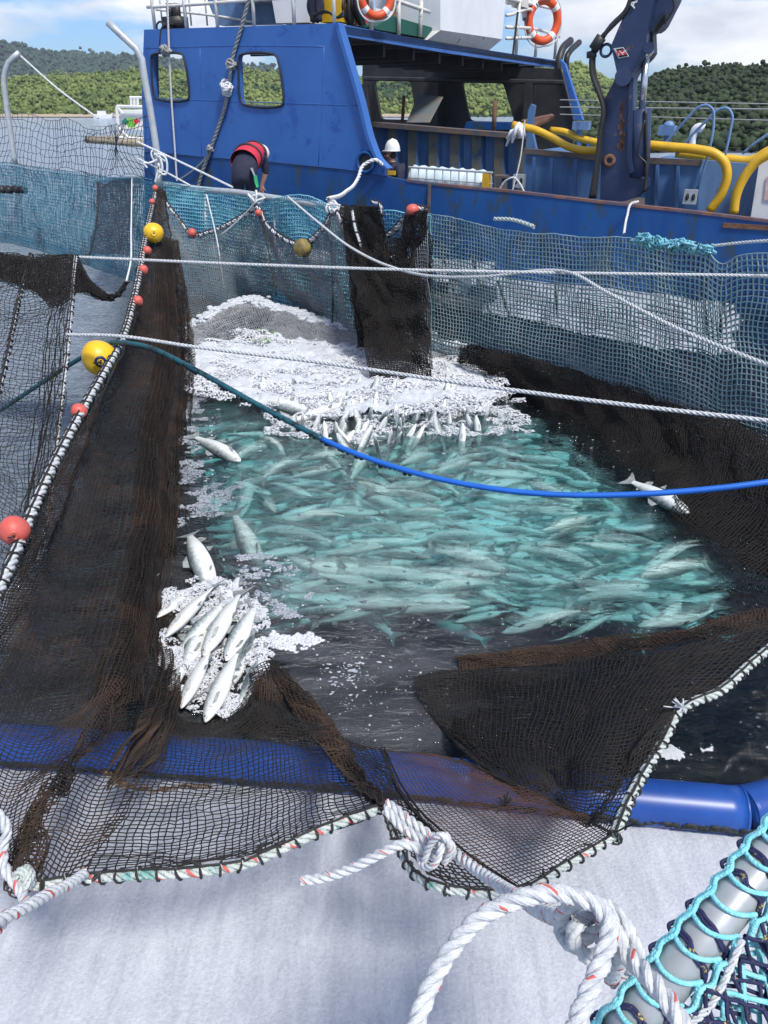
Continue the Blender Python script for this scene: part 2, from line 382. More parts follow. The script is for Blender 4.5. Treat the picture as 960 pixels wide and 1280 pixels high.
M['tree_light'] = mat('light_green_foliage', (.075, .115, .026), (.21, .255, .07), .9, .02, island=True, c3=(.028, .058, .02), s3=.018, t3=.55)
M['tree_mid'] = mat('mid_green_foliage', (.015, .032, .013), (.050, .074, .027), .9, .05, island=True)
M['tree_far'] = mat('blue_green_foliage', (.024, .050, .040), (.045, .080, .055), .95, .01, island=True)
# foam
def foam_mat(name, c1, c2, streak, bscale=14, bump=.6):
    m = bpy.data.materials.new(name); m.use_nodes = True; t = m.node_tree; b = t.nodes['Principled BSDF']
    b.inputs['Roughness'].default_value = .75; b.inputs['Specular IOR Level'].default_value = .3
    tcn = N(t, 'ShaderNodeTexCoord'); mpn = N(t, 'ShaderNodeMapping'); mpn.inputs['Rotation'].default_value = (0, 0, R(streak[0])); mpn.inputs['Scale'].default_value = (streak[1], streak[2], 1)
    L(t, tcn.outputs['Object'], mpn.inputs[0])
    n1 = N(t, 'ShaderNodeTexNoise'); n1.inputs['Scale'].default_value = 3; n1.inputs['Detail'].default_value = 8; n1.inputs['Roughness'].default_value = .65; n1.inputs['Distortion'].default_value = .6
    L(t, mpn.outputs[0], n1.inputs['Vector'])
    n2 = N(t, 'ShaderNodeTexNoise'); n2.inputs['Scale'].default_value = bscale * 6; n2.inputs['Detail'].default_value = 6; n2.inputs['Roughness'].default_value = .7
    L(t, tcn.outputs['Object'], n2.inputs['Vector'])
    rp = N(t, 'ShaderNodeValToRGB'); rp.color_ramp.elements[0].position = .3; rp.color_ramp.elements[1].position = .7; rp.color_ramp.elements[0].color = (*c1, 1); rp.color_ramp.elements[1].color = (*c2, 1)
    ad = N(t, 'ShaderNodeMath', operation='MULTIPLY_ADD'); ad.inputs[1].default_value = .5; L(t, n2.outputs['Fac'], ad.inputs[0]); 
    hf = N(t, 'ShaderNodeMath', operation='MULTIPLY_ADD'); hf.inputs[1].default_value = .5; hf.inputs[2].default_value = 0; L(t, n1.outputs['Fac'], hf.inputs[0]); L(t, hf.outputs[0], ad.inputs[2])
    L(t, ad.outputs[0], rp.inputs[0]); L(t, rp.outputs[0], b.inputs['Base Color'])
    bp = N(t, 'ShaderNodeBump'); bp.inputs['Strength'].default_value = bump; bp.inputs['Distance'].default_value = .02; L(t, ad.outputs[0], bp.inputs['Height']); L(t, bp.outputs[0], b.inputs['Normal'])
    return m
M['froth'] = foam_mat('froth', (.52, .54, .58), (.80, .81, .83), (20, 2, 2), bscale=8, bump=.4)
M['foam_thin'] = foam_mat('thin_grey_foam', (.26, .29, .34), (.55, .58, .62), (20, 2, 2), bscale=8, bump=.8)
M['foam_front'] = foam_mat('grey_white_foam', (.33, .35, .40), (.64, .66, .70), (-16, 5, .9), bscale=12)
M['foam_white'] = foam_mat('white_foam', (.40, .43, .47), (.70, .72, .75), (20, 2, 2), bscale=8, bump=.8)
def water_mat():
    m = bpy.data.materials.new('sea_water'); m.use_nodes = True; t = m.node_tree; t.nodes.clear()
    out = N(t, 'ShaderNodeOutputMaterial')
    g = N(t, 'ShaderNodeNewGeometry')
    def noise(sx, sy, sc_, det=3, dist=0.0, rot=0):
        mpn = N(t, 'ShaderNodeMapping'); mpn.inputs['Scale'].default_value = (sx, sy, 1); mpn.inputs['Rotation'].default_value = (0, 0, R(rot)); L(t, g.outputs['Position'], mpn.inputs[0])
        n = N(t, 'ShaderNodeTexNoise'); n.inputs['Scale'].default_value = sc_; n.inputs['Detail'].default_value = det; n.inputs['Distortion'].default_value = dist
        L(t, mpn.outputs[0], n.inputs['Vector']); return n.outputs['Fac']
    a = noise(1, 1.7, 1.6, 2, .8); b_ = noise(.8, 1.9, 6.0, 5, 2.2, 10); c = noise(.5, 1, .35, 3)
    s1 = N(t, 'ShaderNodeMath', operation='MULTIPLY_ADD'); s1.inputs[1].default_value = 2.6; L(t, a, s1.inputs[0])
    L(t, b_, s1.inputs[2]); s2 = N(t, 'ShaderNodeMath', operation='MULTIPLY_ADD'); s2.inputs[1].default_value = 6; L(t, c, s2.inputs[0]); L(t, s1.outputs[0], s2.inputs[2])
    bp = N(t, 'ShaderNodeBump'); bp.inputs['Strength'].default_value = 1.0; bp.inputs['Distance'].default_value = .030; L(t, s2.outputs[0], bp.inputs['Height'])
    spz = N(t, 'ShaderNodeSeparateXYZ'); L(t, g.outputs['Position'], spz.inputs[0]); dmp = N(t, 'ShaderNodeMapRange'); dmp.inputs['From Min'].default_value = 14; dmp.inputs['From Max'].default_value = 120; dmp.inputs['To Min'].default_value = .027; dmp.inputs['To Max'].default_value = .005
    L(t, spz.outputs['Y'], dmp.inputs['Value']); L(t, dmp.outputs[0], bp.inputs['Distance'])
    fr = N(t, 'ShaderNodeFresnel'); fr.inputs['IOR'].default_value = 1.43; L(t, bp.outputs[0], fr.inputs['Normal'])
    gl = N(t, 'ShaderNodeBsdfGlossy'); gl.inputs['Roughness'].default_value = .06; L(t, bp.outputs[0], gl.inputs['Normal'])
    tr = N(t, 'ShaderNodeBsdfTransparent'); tr.inputs[0].default_value = (.93, 1.0, 1.0, 1)
    rfr = N(t, 'ShaderNodeBsdfRefraction'); rfr.inputs['IOR'].default_value = 1.33; rfr.inputs['Roughness'].default_value = .03; rfr.inputs['Color'].default_value = (.82, .96, .96, 1); L(t, bp.outputs[0], rfr.inputs['Normal'])
    mxr = N(t, 'ShaderNodeMixShader'); mxr.inputs[0].default_value = .40; L(t, tr.outputs[0], mxr.inputs[1]); L(t, rfr.outputs[0], mxr.inputs[2])
    mxs = N(t, 'ShaderNodeMixShader'); L(t, fr.outputs[0], mxs.inputs[0]); L(t, mxr.outputs[0], mxs.inputs[1]); L(t, gl.outputs[0], mxs.inputs[2])
    # patchy grey diffuse, painted in for sky reflected on the pen water
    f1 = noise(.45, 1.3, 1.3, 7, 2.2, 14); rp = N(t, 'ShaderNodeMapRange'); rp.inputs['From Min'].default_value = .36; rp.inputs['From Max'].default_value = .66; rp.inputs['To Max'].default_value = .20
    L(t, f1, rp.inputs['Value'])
    # this painted reflection is strongest at the near left side of the pen
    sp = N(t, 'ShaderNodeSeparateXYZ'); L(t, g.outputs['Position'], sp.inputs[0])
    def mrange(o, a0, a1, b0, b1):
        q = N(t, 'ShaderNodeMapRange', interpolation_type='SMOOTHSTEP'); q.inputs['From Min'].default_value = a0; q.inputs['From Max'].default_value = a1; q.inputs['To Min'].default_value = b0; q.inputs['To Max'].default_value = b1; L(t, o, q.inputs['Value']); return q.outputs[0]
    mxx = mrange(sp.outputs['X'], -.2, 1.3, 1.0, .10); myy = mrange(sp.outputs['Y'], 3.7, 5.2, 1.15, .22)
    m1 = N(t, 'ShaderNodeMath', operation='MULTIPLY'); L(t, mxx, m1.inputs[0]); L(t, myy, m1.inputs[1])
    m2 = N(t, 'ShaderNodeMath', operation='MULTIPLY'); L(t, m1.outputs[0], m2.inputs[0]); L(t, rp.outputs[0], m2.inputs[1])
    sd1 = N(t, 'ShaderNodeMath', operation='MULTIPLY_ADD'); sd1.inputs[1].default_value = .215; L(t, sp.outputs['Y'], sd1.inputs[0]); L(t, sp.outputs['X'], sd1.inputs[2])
    opl = mrange(sd1.outputs[0], -1.9, -1.0, .42, 0); opf = mrange(sp.outputs['Y'], 12, 30, 0, .60)  # blue-grey diffuse painted in for reflected sky and scatter on open water
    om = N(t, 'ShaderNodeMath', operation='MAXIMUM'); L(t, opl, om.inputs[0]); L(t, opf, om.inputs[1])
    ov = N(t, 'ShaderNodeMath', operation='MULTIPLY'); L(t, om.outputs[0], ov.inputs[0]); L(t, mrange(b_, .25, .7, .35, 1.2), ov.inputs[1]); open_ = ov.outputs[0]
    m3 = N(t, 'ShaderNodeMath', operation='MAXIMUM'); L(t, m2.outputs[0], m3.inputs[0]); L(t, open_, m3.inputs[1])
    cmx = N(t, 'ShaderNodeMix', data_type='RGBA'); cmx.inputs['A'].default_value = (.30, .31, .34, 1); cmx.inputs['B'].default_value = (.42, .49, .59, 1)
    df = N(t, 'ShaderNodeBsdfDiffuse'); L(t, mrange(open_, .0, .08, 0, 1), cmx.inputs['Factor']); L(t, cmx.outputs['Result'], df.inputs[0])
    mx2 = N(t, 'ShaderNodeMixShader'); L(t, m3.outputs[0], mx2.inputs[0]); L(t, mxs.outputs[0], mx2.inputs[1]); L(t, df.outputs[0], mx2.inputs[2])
    L(t, mx2.outputs[0], out.inputs['Surface'])
    va = N(t, 'ShaderNodeVolumeAbsorption'); va.inputs['Color'].default_value = (.08, .89, .935, 1); va.inputs['Density'].default_value = 1.05
    L(t, va.outputs[0], out.inputs['Volume'])
    return m
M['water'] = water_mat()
# ------------------------------------------------------------------ the sea
mb = MB()
xs = [-2500, -300, -40, 40, 300, 2500]; ys = [-40, 20, 80, 400, 3600]
v = [(x, y, 0) for y in ys for x in xs] + [(x, y, -6) for y in ys for x in xs]
nx, ny = len(xs), len(ys); f = []
for j in range(ny - 1):
    for i in range(nx - 1):
        a = j * nx + i; f.append((a, a + 1, a + 1 + nx, a + nx)); b = a + nx * ny; f.append((b, b + nx, b + nx + 1, b + 1))
for i in range(nx - 1):
    a = i; b = i + nx * ny; f.append((a, b, b + 1, a + 1)); a = (ny - 1) * nx + i; b = a + nx * ny; f.append((a, a + 1, b + 1, b))
for j in range(ny - 1):
    a = j * nx; b = a + nx * ny; f.append((a, a + nx, b + nx, b)); a += nx - 1; b = a + nx * ny; f.append((a, b, b + nx, a + nx))
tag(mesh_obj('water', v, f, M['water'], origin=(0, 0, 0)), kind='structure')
tag(mesh_obj('seabed', [(-2400, -38, -5.9), (2400, -38, -5.9), (2400, 3500, -5.9), (-2400, 3500, -5.9)], [(0, 1, 2, 3)], mat('dark_silt', (.006, .012, .014), (.01, .018, .018), .9, .2)), kind='structure')
# ------------------------------------------------------------------ hills with forest
ico_v = []; ico_f = []
def ico():
    import bmesh
    bm = bmesh.new(); bmesh.ops.create_icosphere(bm, subdivisions=1, radius=1)
    v = np.array([x.co[:] for x in bm.verts]); f = np.array([[q.index for q in p.verts] for p in bm.faces]); bm.free(); return v, f
ico_v, ico_f = ico()
def hill(name, prof, D0, D1, ntree, tr, tmat, seed, flabel, fcat='forest'):
    rs = np.random.RandomState(seed)
    px = np.array([p[0] for p in prof], float); py = np.array([p[1] for p in prof], float)
    def ridge(x): return np.interp(x, px, py)
    nU, nV = 90, 14
    U = np.linspace(px[0], px[-1], nU)
    def surf(u, vv):
        Y = D0 + (D1 - D0) * vv
        top = np.array([P(a, ridge(a), Y=D1)[2] for a in np.atleast_1d(u)])
        X = (np.atleast_1d(u) - 480) / F * (Y * cT)
        lump = 1 + .10 * np.sin(X * 18 / D1 + seed) + .07 * np.sin(X * 47 / D1 + 2 * vv * 5)
        shp = np.sin(np.minimum(vv, 1) * math.pi / 2) ** .8
        shp = np.where(vv > 1, 1 - (vv - 1) * .4, shp)
        z = (top - tr * 1.3) * shp * np.where((vv > .05) & (vv < .9), lump, 1) + .3
        return np.stack([X, np.broadcast_to(Y, X.shape), np.maximum(z, -.5)], axis=-1)
    Vv = np.linspace(0, 1.5, nV)
    G = np.stack([surf(U, vv) for vv in Vv], axis=0)
    idx = np.arange(nU * nV).reshape(nV, nU)
    f = np.stack([idx[:-1, :-1], idx[:-1, 1:], idx[1:, 1:], idx[1:, :-1]], axis=-1).reshape(-1, 4)
    tag(mesh_obj(name, G.reshape(-1, 3), f, M['hillground'], smooth=True), kind='structure')
    us = rs.uniform(px[0], px[-1], ntree); vs = rs.beta(1, 1, ntree) * 1.12
    pos = np.concatenate([surf(np.array([a]), b) for a, b in zip(us, vs)], axis=0)
    sz = tr * rs.uniform(.55, 1.25, ntree)
    # each tree = 2 lumps
    VV = []; FF = []; nb = len(ico_v)
    for k in range(3):
        off = rs.randn(ntree, 3) * .62 * (k > 0); s = sz * (1 if k == 0 else .55)
        c = pos + off * sz[:, None] + np.array([0, 0, 1]) * (sz * (.35 + .3 * (k > 0)))[:, None]
        jit = 1 + rs.uniform(-.42, .42, (ntree, nb, 1))
        v = c[:, None, :] + ico_v[None] * jit * s[:, None, None] * np.array([1, 1, .95])
        VV.append(v.reshape(-1, 3)); FF.append((ico_f[None] + (np.arange(ntree) * nb)[:, None, None] + k * ntree * nb).reshape(-1, 3))
    o = mesh_obj('forest', np.concatenate(VV), np.concatenate(FF), tmat)
    tag(o, flabel, fcat, kind='stuff')
hill('far_hill', [(-260, 58), (-60, 62), (30, 66), (70, 67), (100, 65), (150, 72), (200, 74), (260, 80), (330, 92), (420, 112), (520, 128)], 800, 1300, 9000, 4.2, M['tree_far'], 3, 'dark blue green forest covering the far hill on the left')
hill('near_hill', [(-260, 118), (-100, 116), (0, 105), (50, 97), (100, 95), (150, 97), (220, 96), (300, 95), (340, 98), (430, 101), (520, 98), (620, 96), (690, 90), (720, 88), (745, 98), (775, 112), (830, 125)], 260, 400, 20000, 1.15, M['tree_light'], 5, 'sunlit light green forest on the low hill across the bay')
hill('side_hill', [(715, 160), (745, 140), (775, 121), (800, 110), (830, 100), (860, 99), (930, 98), (990, 95), (1100, 90), (1250, 80)], 58, 150, 22000, .47, M['tree_mid'], 8, 'dark green forest on the hill behind the crane')
tag(mesh_obj('beach', [P(-120, 0, Y=252) * [1, 1, 0] + [0, 0, .2], P(560, 0, Y=252) * [1, 1, 0] + [0, 0, .2], P(560, 0, Y=266) * [1, 1, 0] + [0, 0, 1.4], P(-120, 0, Y=266) * [1, 1, 0] + [0, 0, 1.4]], [(0, 1, 2, 3)], M['sand']), kind='structure')
# small boat-like hut on the shore
# ------------------------------------------------------------------ the work ship
BW = S(177, 140)
ship = empty('work_ship', W(0, 5, 0))
tag(ship, 'blue steel work ship with open shelter deck and rusty gunwale moored behind the cage', 'ship')
sA = sof(S(424, 29)); SNv = SN
def Sp(l, t=0): return [S(x, y, t) for x, y in l]
def Ap(l, s=None): return [A(x, y, sA if s is None else s) for x, y in l]
def plate(name, pts, off, m, holes=(), parent=ship, smooth=False):
    return MB().plate(pts, off, 0, holes).build(name, M[m] if isinstance(m, str) else m, parent, smooth)
# near side: hull strake below, painted darker; side plating above with two open windows
hb = [(180, 189), (250, 196), (340, 203), (430, 212), (481, 220.5), (513, 226.5), (640, 240.5), (760, 254), (860, 265), (960, 277), (1120, 297)]
low = [S(1120, 0)[:2].tolist()]
def wl(x, y): q = S(x, y).copy(); q[2] = -1.0; return q
hull = Sp(hb) + [wl(1120, 400), wl(700, 350), wl(400, 300), wl(170, 270)]
plate('hull', hull, SN * .12, 'blue_lo')
def rr(x0, y0, x1, y1, x2, y2, x3, y3, k=.14):
    c = [np.array(p, float) for p in ((x0, y0), (x1, y1), (x2, y2), (x3, y3))]; out = []
    for i in range(4):
        a, b, d = c[i - 1], c[i], c[(i + 1) % 4]
        p0 = b + (a - b) * k; p1 = b + (d - b) * k
        for q in np.linspace(0, 1, 4): out.append(tuple(p0 * (1 - q)**2 + 2 * q * (1 - q) * b + p1 * q * q))
    return out
w1 = rr(188, 68, 229, 67, 237, 125.5, 193, 124, .10); w2 = rr(298, 68, 346, 68, 355, 133, 301, 131, .10)
side_u = [(180, 37), (300, 33), (422, 29), (433, 67), (450, 127), (463, 177), (472, 198), (481, 208), (481, 220), (430, 211.6), (340, 202.6), (250, 195.6), (180.4, 188.6), (177, 120)]
o = plate('side_plating', Sp(side_u, -.02), SN * .12, 'blue_up', holes=[Sp(w1, -.02), Sp(w2, -.02)])
for wi in (w1, w2):
    q = resample(np.array(Sp(wi + [wi[0]], -.035)), None, 0, .08); MB().tube(q, .022, 6, caps=False).build('window_rim', M['dark'], ship, True)
# weld seams and panel lines standing a little proud
for a, b in (([(182, 60), (300, 57), (405, 58)], .008), ([(178, 122), (300, 127), (447, 132)], .008), ([(405, 58), (403, 130), (398, 206)], .008), ([(250, 60), (252, 194)], .006)):
    MB().tube(resample(np.array(Sp(a, -.02)), None, 0, .3), b, 5).build('weld_seam', M['blue_up'], ship, True)
# swept aft edge flange
e = [(422, 29), (433, 67), (450, 127), (463, 177), (472, 198), (484, 210)]
ee = resample(np.array(Sp(e, 0)), 24)
mb = MB()
for i in range(len(ee) - 1):
    d = ee[i + 1] - ee[i]; mb.box((ee[i] + ee[i + 1]) / 2 + SU * .03, d * 1.02, SU * .07, SN * .22)
mb.build('edge_flange', M['blue_up'], ship)
# hull bow return, transverse
bt, bb = S(180, 37), S(171, 240); bb[2] = -1
plate('bow_plating', [bt + SN * .13, bb + SN * .13, bb + SN * .35, bt + SN * .35], SU * .05, 'blue_lo')
# gunwale cap: rusty flat bar
g = np.array(Sp([(508, 225.4), (520, 227.2), (640, 239.5), (760, 253.5), (860, 264.5), (960, 276.5), (1120, 296.5)], 0)); g = resample(g, 40)
mb = MB()
for i in range(len(g) - 1): mb.box((g[i] + g[i + 1]) / 2 + SN * .05, (g[i + 1] - g[i]) * 1.03, SN * .13, np.array([0, 0, .04]))
mb.build('gunwale_cap', mat('rust_streaked_cap', (.16, .07, .045), (.05, .09, .17), .8, 3, c3=(.22, .10, .07), s3=4, t3=.5), ship)
MB().box(S(1060, 278) + [0, 0, -.14], SU * 3.4, SN * .05, np.array([0, 0, .07])).build('rubbing_strake', M['rust'], ship)
# vertical rust stained frames on the outside
for x, y in ((537, 229),): 
    a = S(x, y, -.03); MB().box(a - [0, 0, .35], SU * .05, SN * .03, [0, 0, .7]).build('hull_seam', M['rust_blue'], ship)
# scupper ring by the flange
mb = MB(); torus(mb, S(457, 203, -.05), SN, .17, .035, 24, 8, squash=1.4); mb.build('fairlead_ring', M['blue_lo'], ship, True)
mb = MB(); blob(mb, S(457, 203, -.03), SU * .16, SN * .02, [0, 0, .16], 16, 6); mb.build('fairlead_hole', M['dark'], ship, True)
# deck, far side and bulkheads
zd = 0.55
s0, s1 = sof(S(173, 200)), sof(S(1120, 290))
MB().plate([W(s0 + .2, .15, zd), W(s1, .15, zd), W(s1, 10, zd), W(s0 + .2, 10, zd)], [0, 0, -.1]).build('deck', M['deck'], ship)
farp = [(453, 76), (700, 86), (716, 150), (716, 215), (453, 215)]
fw1 = rr(467, 101, 513, 102, 521, 150, 476, 149, .10); fw2 = rr(577, 103, 629, 104, 643, 152.5, 587, 151, .10)
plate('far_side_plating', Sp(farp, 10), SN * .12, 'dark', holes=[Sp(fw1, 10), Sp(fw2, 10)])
plate('far_side_hull', [W(s0, 10.2, -1), W(s1, 10.2, -1), W(s1, 10.2, 1.35), W(s0, 10.2, 1.35)], SN * .1, 'blue_lo')
plate('raked_far_flange', Sp([(700, 74), (706, 80), (728, 150), (718, 150)], 9.9), SN * .2, 'blue_up')
for x in (458, 545, 660):
    MB().box(S(x, 150, 9.7) * [1, 1, 0] + [0, 0, 1.95], SU * .22, SN * .3, [0, 0, 2.9]).build('inner_frame', M['dark'], ship)
MB().tube([S(455, 98, 9.6), S(705, 103, 9.6)], .06, 6).build('inner_rail', M['dark'], ship)
# roof: near walkway part and full width aft part
R1 = S(180, 37); R2 = S(422, 29); Rf = A(698, 76, sA)
tf = float(np.dot(Rf - SO, SN)); zf = Rf[2]; zn = R2[2]
pr = [W(sA, .1, zn), W(sA, tf, zf), W(sA - 2.6, tf, zf), W(sA - 2.6, 2.2, zn - (zn - zf) * .2), W(sof(R1) + .1, 2.2, R1[2] - .06), W(sof(R1) + .1, .1, R1[2] - .02)]
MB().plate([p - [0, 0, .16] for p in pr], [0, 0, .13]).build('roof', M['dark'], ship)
plate('roof_fascia', Ap([(422, 29), (560, 56), (619, 64), (699, 76), (698, 85.5), (560, 66.7), (430, 45)]), -SU * .07, 'blue_up')
for i in range(9):
    t = .8 + i * (tf - 1) / 9; z = zn + (zf - zn) * (t / tf) - .3
    MB().box(W(sA - 1.4, t, z), SU * 2.3, SN * .1, [0, 0, .22]).build('roof_beam', M['dark'], ship)
# corrugated hopper wall
def corr(name, a, b, c, d, t, n, m1, m2, dep=.16):
    A0, B0, C1, D1 = S(*a, t), S(*b, t), S(*c, t), S(*d, t); mb = MB()
    for i in range(n):
        for k, (u0, u1, o0, o1, m) in enumerate(((0, .42, 0, 0, 0), (.42, .5, 0, 1, 1), (.5, .92, 1, 1, 1), (.92, 1, 1, 0, 0))):
            U0, U1 = (i + u0) / n, (i + u1) / n
            q = [A0 + (B0 - A0) * U0 - SN * dep * o0, A0 + (B0 - A0) * U1 - SN * dep * o1, D1 + (C1 - D1) * U1 - SN * dep * o1, D1 + (C1 - D1) * U0 - SN * dep * o0]
            mb.add(q + [p + SN * .05 for p in q], [(0, 1, 2, 3), (4, 7, 6, 5), (0, 4, 5, 1), (3, 2, 6, 7)], m)
    return mb.build(name, [M[m1], M[m2]], ship)
corr('hopper_wall', (452, 156), (664, 174), (664, 250), (452, 250), 3.0, 8, 'blue_old', 'rib')
mb = MB(); a, b = S(452, 154, 2.9), S(664, 171, 2.9); mb.box((a + b) / 2, (b - a), SN * .4, [0, 0, .09]); mb.build('hopper_rim', M['rust_blue'], ship)
plate('hatch_panel', [S(523, 118, 5.5), S(553, 121, 5.5), S(536, 153, 4.2), S(508, 153, 4.2)], SN * .06, mat('worn_hatch_paint', (.10, .14, .17), (.20, .17, .12), .7, 2))
plate('blue_fitting', Sp([(583, 152), (643, 153), (643, 162), (580, 161)], 4.5), SN * .5, 'blue_lo')
MB().tube([S(619, 125, 4), S(617, 168, 4)], .05, 8).build('rusty_post', M['rust'], ship, True)
MB().tube([S(505, 120, 5), S(503, 152, 5)], .04, 8).build('rusty_post', M['rust'], ship, True)
# light railing in front of deck tank
# bins on the working deck
def bin_(name, l, t, dp, m, lip=True):
    p = Sp(l, t); o = plate(name, p, SN * dp, m)
    if lip:
        a, b = p[0], p[1]; q = MB().box((a + b) / 2 + [0, 0, .02], (b - a) * 1.03, SN * .12, [0, 0, .09]); q.build('bin_rim', M['rust_blue'], ship)
    return p
bin_('deck_bin', [(657, 190), (752, 199), (752, 262), (650, 250)], 1.5, 2.2, 'blue_old')
bin_('deck_bin', [(806, 202), (876, 205), (872, 275), (806, 268)], 1.2, 2.2, 'blue_old')
bin_('deck_bin', [(877, 200), (952, 206), (952, 285), (873, 277)], 1.3, 2.2, 'blue_pale', False)
for x, w_ in ((668, 3), (690, 3), (720, 3), (822, 3), (848, 3)):
    a, b = S(x, 196 + (x - 660) * .06, 1.14), S(x - 2, 262, 1.14); MB().box((a + b) / 2, b - a, SU * .05, SN * .06).build('bin_stiffener', M['blue_old'], ship)
plate('white_locker', Sp([(951, 192), (1010, 196), (1010, 290), (937, 280)], .9), SN * 1.2, 'white')
plate('locker_mark', Sp([(958, 222), (966, 214), (966, 252), (955, 250)], .88), SN * .015, mat('faded_pink_mark', (.62, .28, .28), (.7, .6, .6), .6, 5))
plate('deck_strut', Sp([(660, 138), (664, 130), (668, 132), (664, 160), (670, 188), (657, 188)], 1.6), SN * .12, 'blue_old')
plate('angled_tray', [S(651, 150, 2.3), S(690, 142, 2.3), S(693, 144, 1.8), S(668, 158, 1.8)], [0, 0, -.05], 'rust')
for x, y in ((649, 226), (863, 246)):
    mb = MB(); c = S(x, y, .75); mb.box(c, SU * .20, SN * .12, [0, 0, .22]); mb.build('hinge_block', M['galv'], ship)
    mb = MB(); blob(mb, c - SN * .06 - SU * .04, SU * .03, SN * .02, [0, 0, .06], 8, 5); blob(mb, c - SN * .06 + SU * .055, SU * .03, SN * .02, [0, 0, .06], 8, 5); mb.build('hinge_hole', M['dark'], ship)
# valves and vents
mb = MB(); mb.tube([S(834, 190, 2.5), S(834, 168, 2.5)], .06, 8); mb.box(S(834, 163, 2.5), SU * .28, SN * .28, [0, 0, .16]); blob(mb, S(836, 157, 2.5), SU * .1, SN * .1, [0, 0, .08]); mb.build('deck_vent', M['blue_pale'], ship)
mb = MB(); mb.tube([S(724, 200, 2.2), S(724, 160, 2.2)], .05, 8); mb.box(S(727, 157, 2.2), SU * .3, SN * .2, [0, 0, .14]); mb.tube([S(738, 172, 2.2), S(733, 200, 2.2)], .05, 6); mb.build('deck_vent', M['blue_pale'], ship)
mb = MB(); mb.tube(resample(np.array(Sp([(865, 184), (866, 172), (868, 163), (874, 159), (879, 161)], 2.6)), 12), [.06, .06, .06, .06, .065, .07, .07, .07, .075, .075, .08, .08], 10); mb.build('gooseneck_vent', M['white'], ship, True)
# arched grab rails
for k, l in enumerate(([(826, 186), (843, 166), (860, 147), (873, 134), (882, 131), (891, 137), (892, 152), (886, 190), (872, 236)], [(846, 192), (864, 170), (884, 150), (898, 137), (909, 135), (915, 143), (913, 162), (906, 195)], [(928, 192), (945, 178), (972, 160)])):
    MB().tube(resample(np.array(Sp(l, 1.1 + .3 * k)), None, 0, .06), .022, 8).build('grab_rail', M['blue_pale'], ship, True)
for y0, y1, t in ((125, 131, 5), (134, 137, 4), (143, 152, 6)):
    MB().tube([S(700, y0, t), S(1010, y1, t)], .012, 5).build('guard_wire', M['grey_rope'], ship)
# exhausts on the far quarter
mb = MB(); mb.tube(resample(np.array(Ap([(699, 150), (700, 70), (702, 64), (713, 51)], sA + .3)), 20), .11, 10); mb.tube(resample(np.array(Ap([(708, 100), (709, 70), (712, 65), (724, 53)], sA + .3)), 20), .09, 10); mb.build('exhaust_pipe', M['black'], ship, True)
MB().tube(Ap([(707, 92), (704, 152)], sA + .45), .16, 12).build('exhaust_lagging', M['rust'], ship, True)
for x in (674, 678): MB().tube(Ap([(x, 86), (x - 2, 140)], sA + .1), .02, 5).build('copper_pipe', M['rust'], ship)
# ---- deckhouse roof fittings
rail = []
top = [(184, 9), (250, 5), (330, -1), (425, -8)]
mb = MB(); mb.tube(resample(np.array(Sp(top, .15)), 20), .03, 8)
mb.build('roof_rail', M['whitebar'], ship, True)
MB().tube(resample(np.array(Sp([(195, 12), (270, 20), (318, 28)], 1.9)), 20), .025, 8).build('roof_rail', M['whitebar'], ship, True)
for x, t in ((193.5, .15), (233, .15), (272, .15), (318, .15), (368, .15), (418, .15), (203, 1.9), (239, 1.9), (259, 1.9)):
    a = S(x, 34 if t < 1 else 30, t); MB().tube([a - [0, 0, .03], a + [0, 0, .9]], .035 if t < 1 else .02, 8).build('rail_post', M['whitebar'], ship, True)
mb = MB(); mb.box(S(219, 29, .7), SU * .45, SN * .3, [0, 0, .22])
for x in (213.5, 222.5): a = S(x, 26, .7); mb.tube([a, a + [0, 0, .30]], .075, 10)
mb.tube([S(208, 30, .0), S(219, 31, .7)], .03, 6); mb.tube(resample(np.array(Sp([(208, 30), (203, 35), (201, 48), (200, 66)], .0)), 12), .03, 6); mb.tube(resample(np.array(Sp([(206, 32), (200, 27), (196, 31), (197, 40)], .1)), 10), .02, 6); mb.build('winch_fitting', M['black'], ship, True)
plate('deckhouse_wall', Sp([(272, 0), (272, -30), (385, -30), (385, 28), (345, 29), (340, 0)], 1.2), SN * 1.5, 'white')
plate('deckhouse_wall', Sp([(240, -60), (344, -60), (344, 29.5), (272, 31.5), (262, 8)], 2.0), SN * .3, 'blue_pale')
plate('yellow_locker', Sp([(400, -20), (425, -20), (425, 27), (400, 28)], .9), SN * .5, 'yellow_hose')
rs = np.random.RandomState(4); mb = MB()
for k in range(16):
    cx = 385 + rs.rand() * 14; mb.tube(resample(np.array(Sp([(cx, -10), (cx + rs.randn() * 3, 8), (cx + rs.randn() * 2, 27)], .7 + rs.rand() * .3)), 10), .06, 6)
mb.build('hanging_coverall', M['cloth_navy'], ship, True)
mb = MB()
for k in range(15):
    cx = 432 + rs.rand() * 22; a = [(cx, -20), (cx + rs.randn() * 4, 10), (cx + rs.randn() * 6, 30 + (cx - 425) * .15), (cx + 6 + rs.randn() * 4, 10), (cx + 5, -20)]
    mb.tube(resample(np.array(Ap(a, sA - .25 - rs.rand() * .5)), 24), .045, 6)
mb.build('hose_bundle', M['black'], ship, True)
mb = MB()
for k in range(4): mb.tube(resample(np.array(Sp([(392, 22 - k), (402, 13 + k), (412, 16), (420, 22), (430, 14 + 2 * k)], .5)), 20), .02, 6)
mb.build('cable_coil', M['black'], ship, True)
plate('green_mat', Ap([(440, 31), (466, 36), (560, 52), (560, 40), (490, 20), (470, 33)], sA - .15), -SU * .8, 'green_mat')
plate('white_cabinet', Ap([(470, 10), (490, 14), (489, 43), (468, 38)], sA - .4), -SU * .5, 'white')
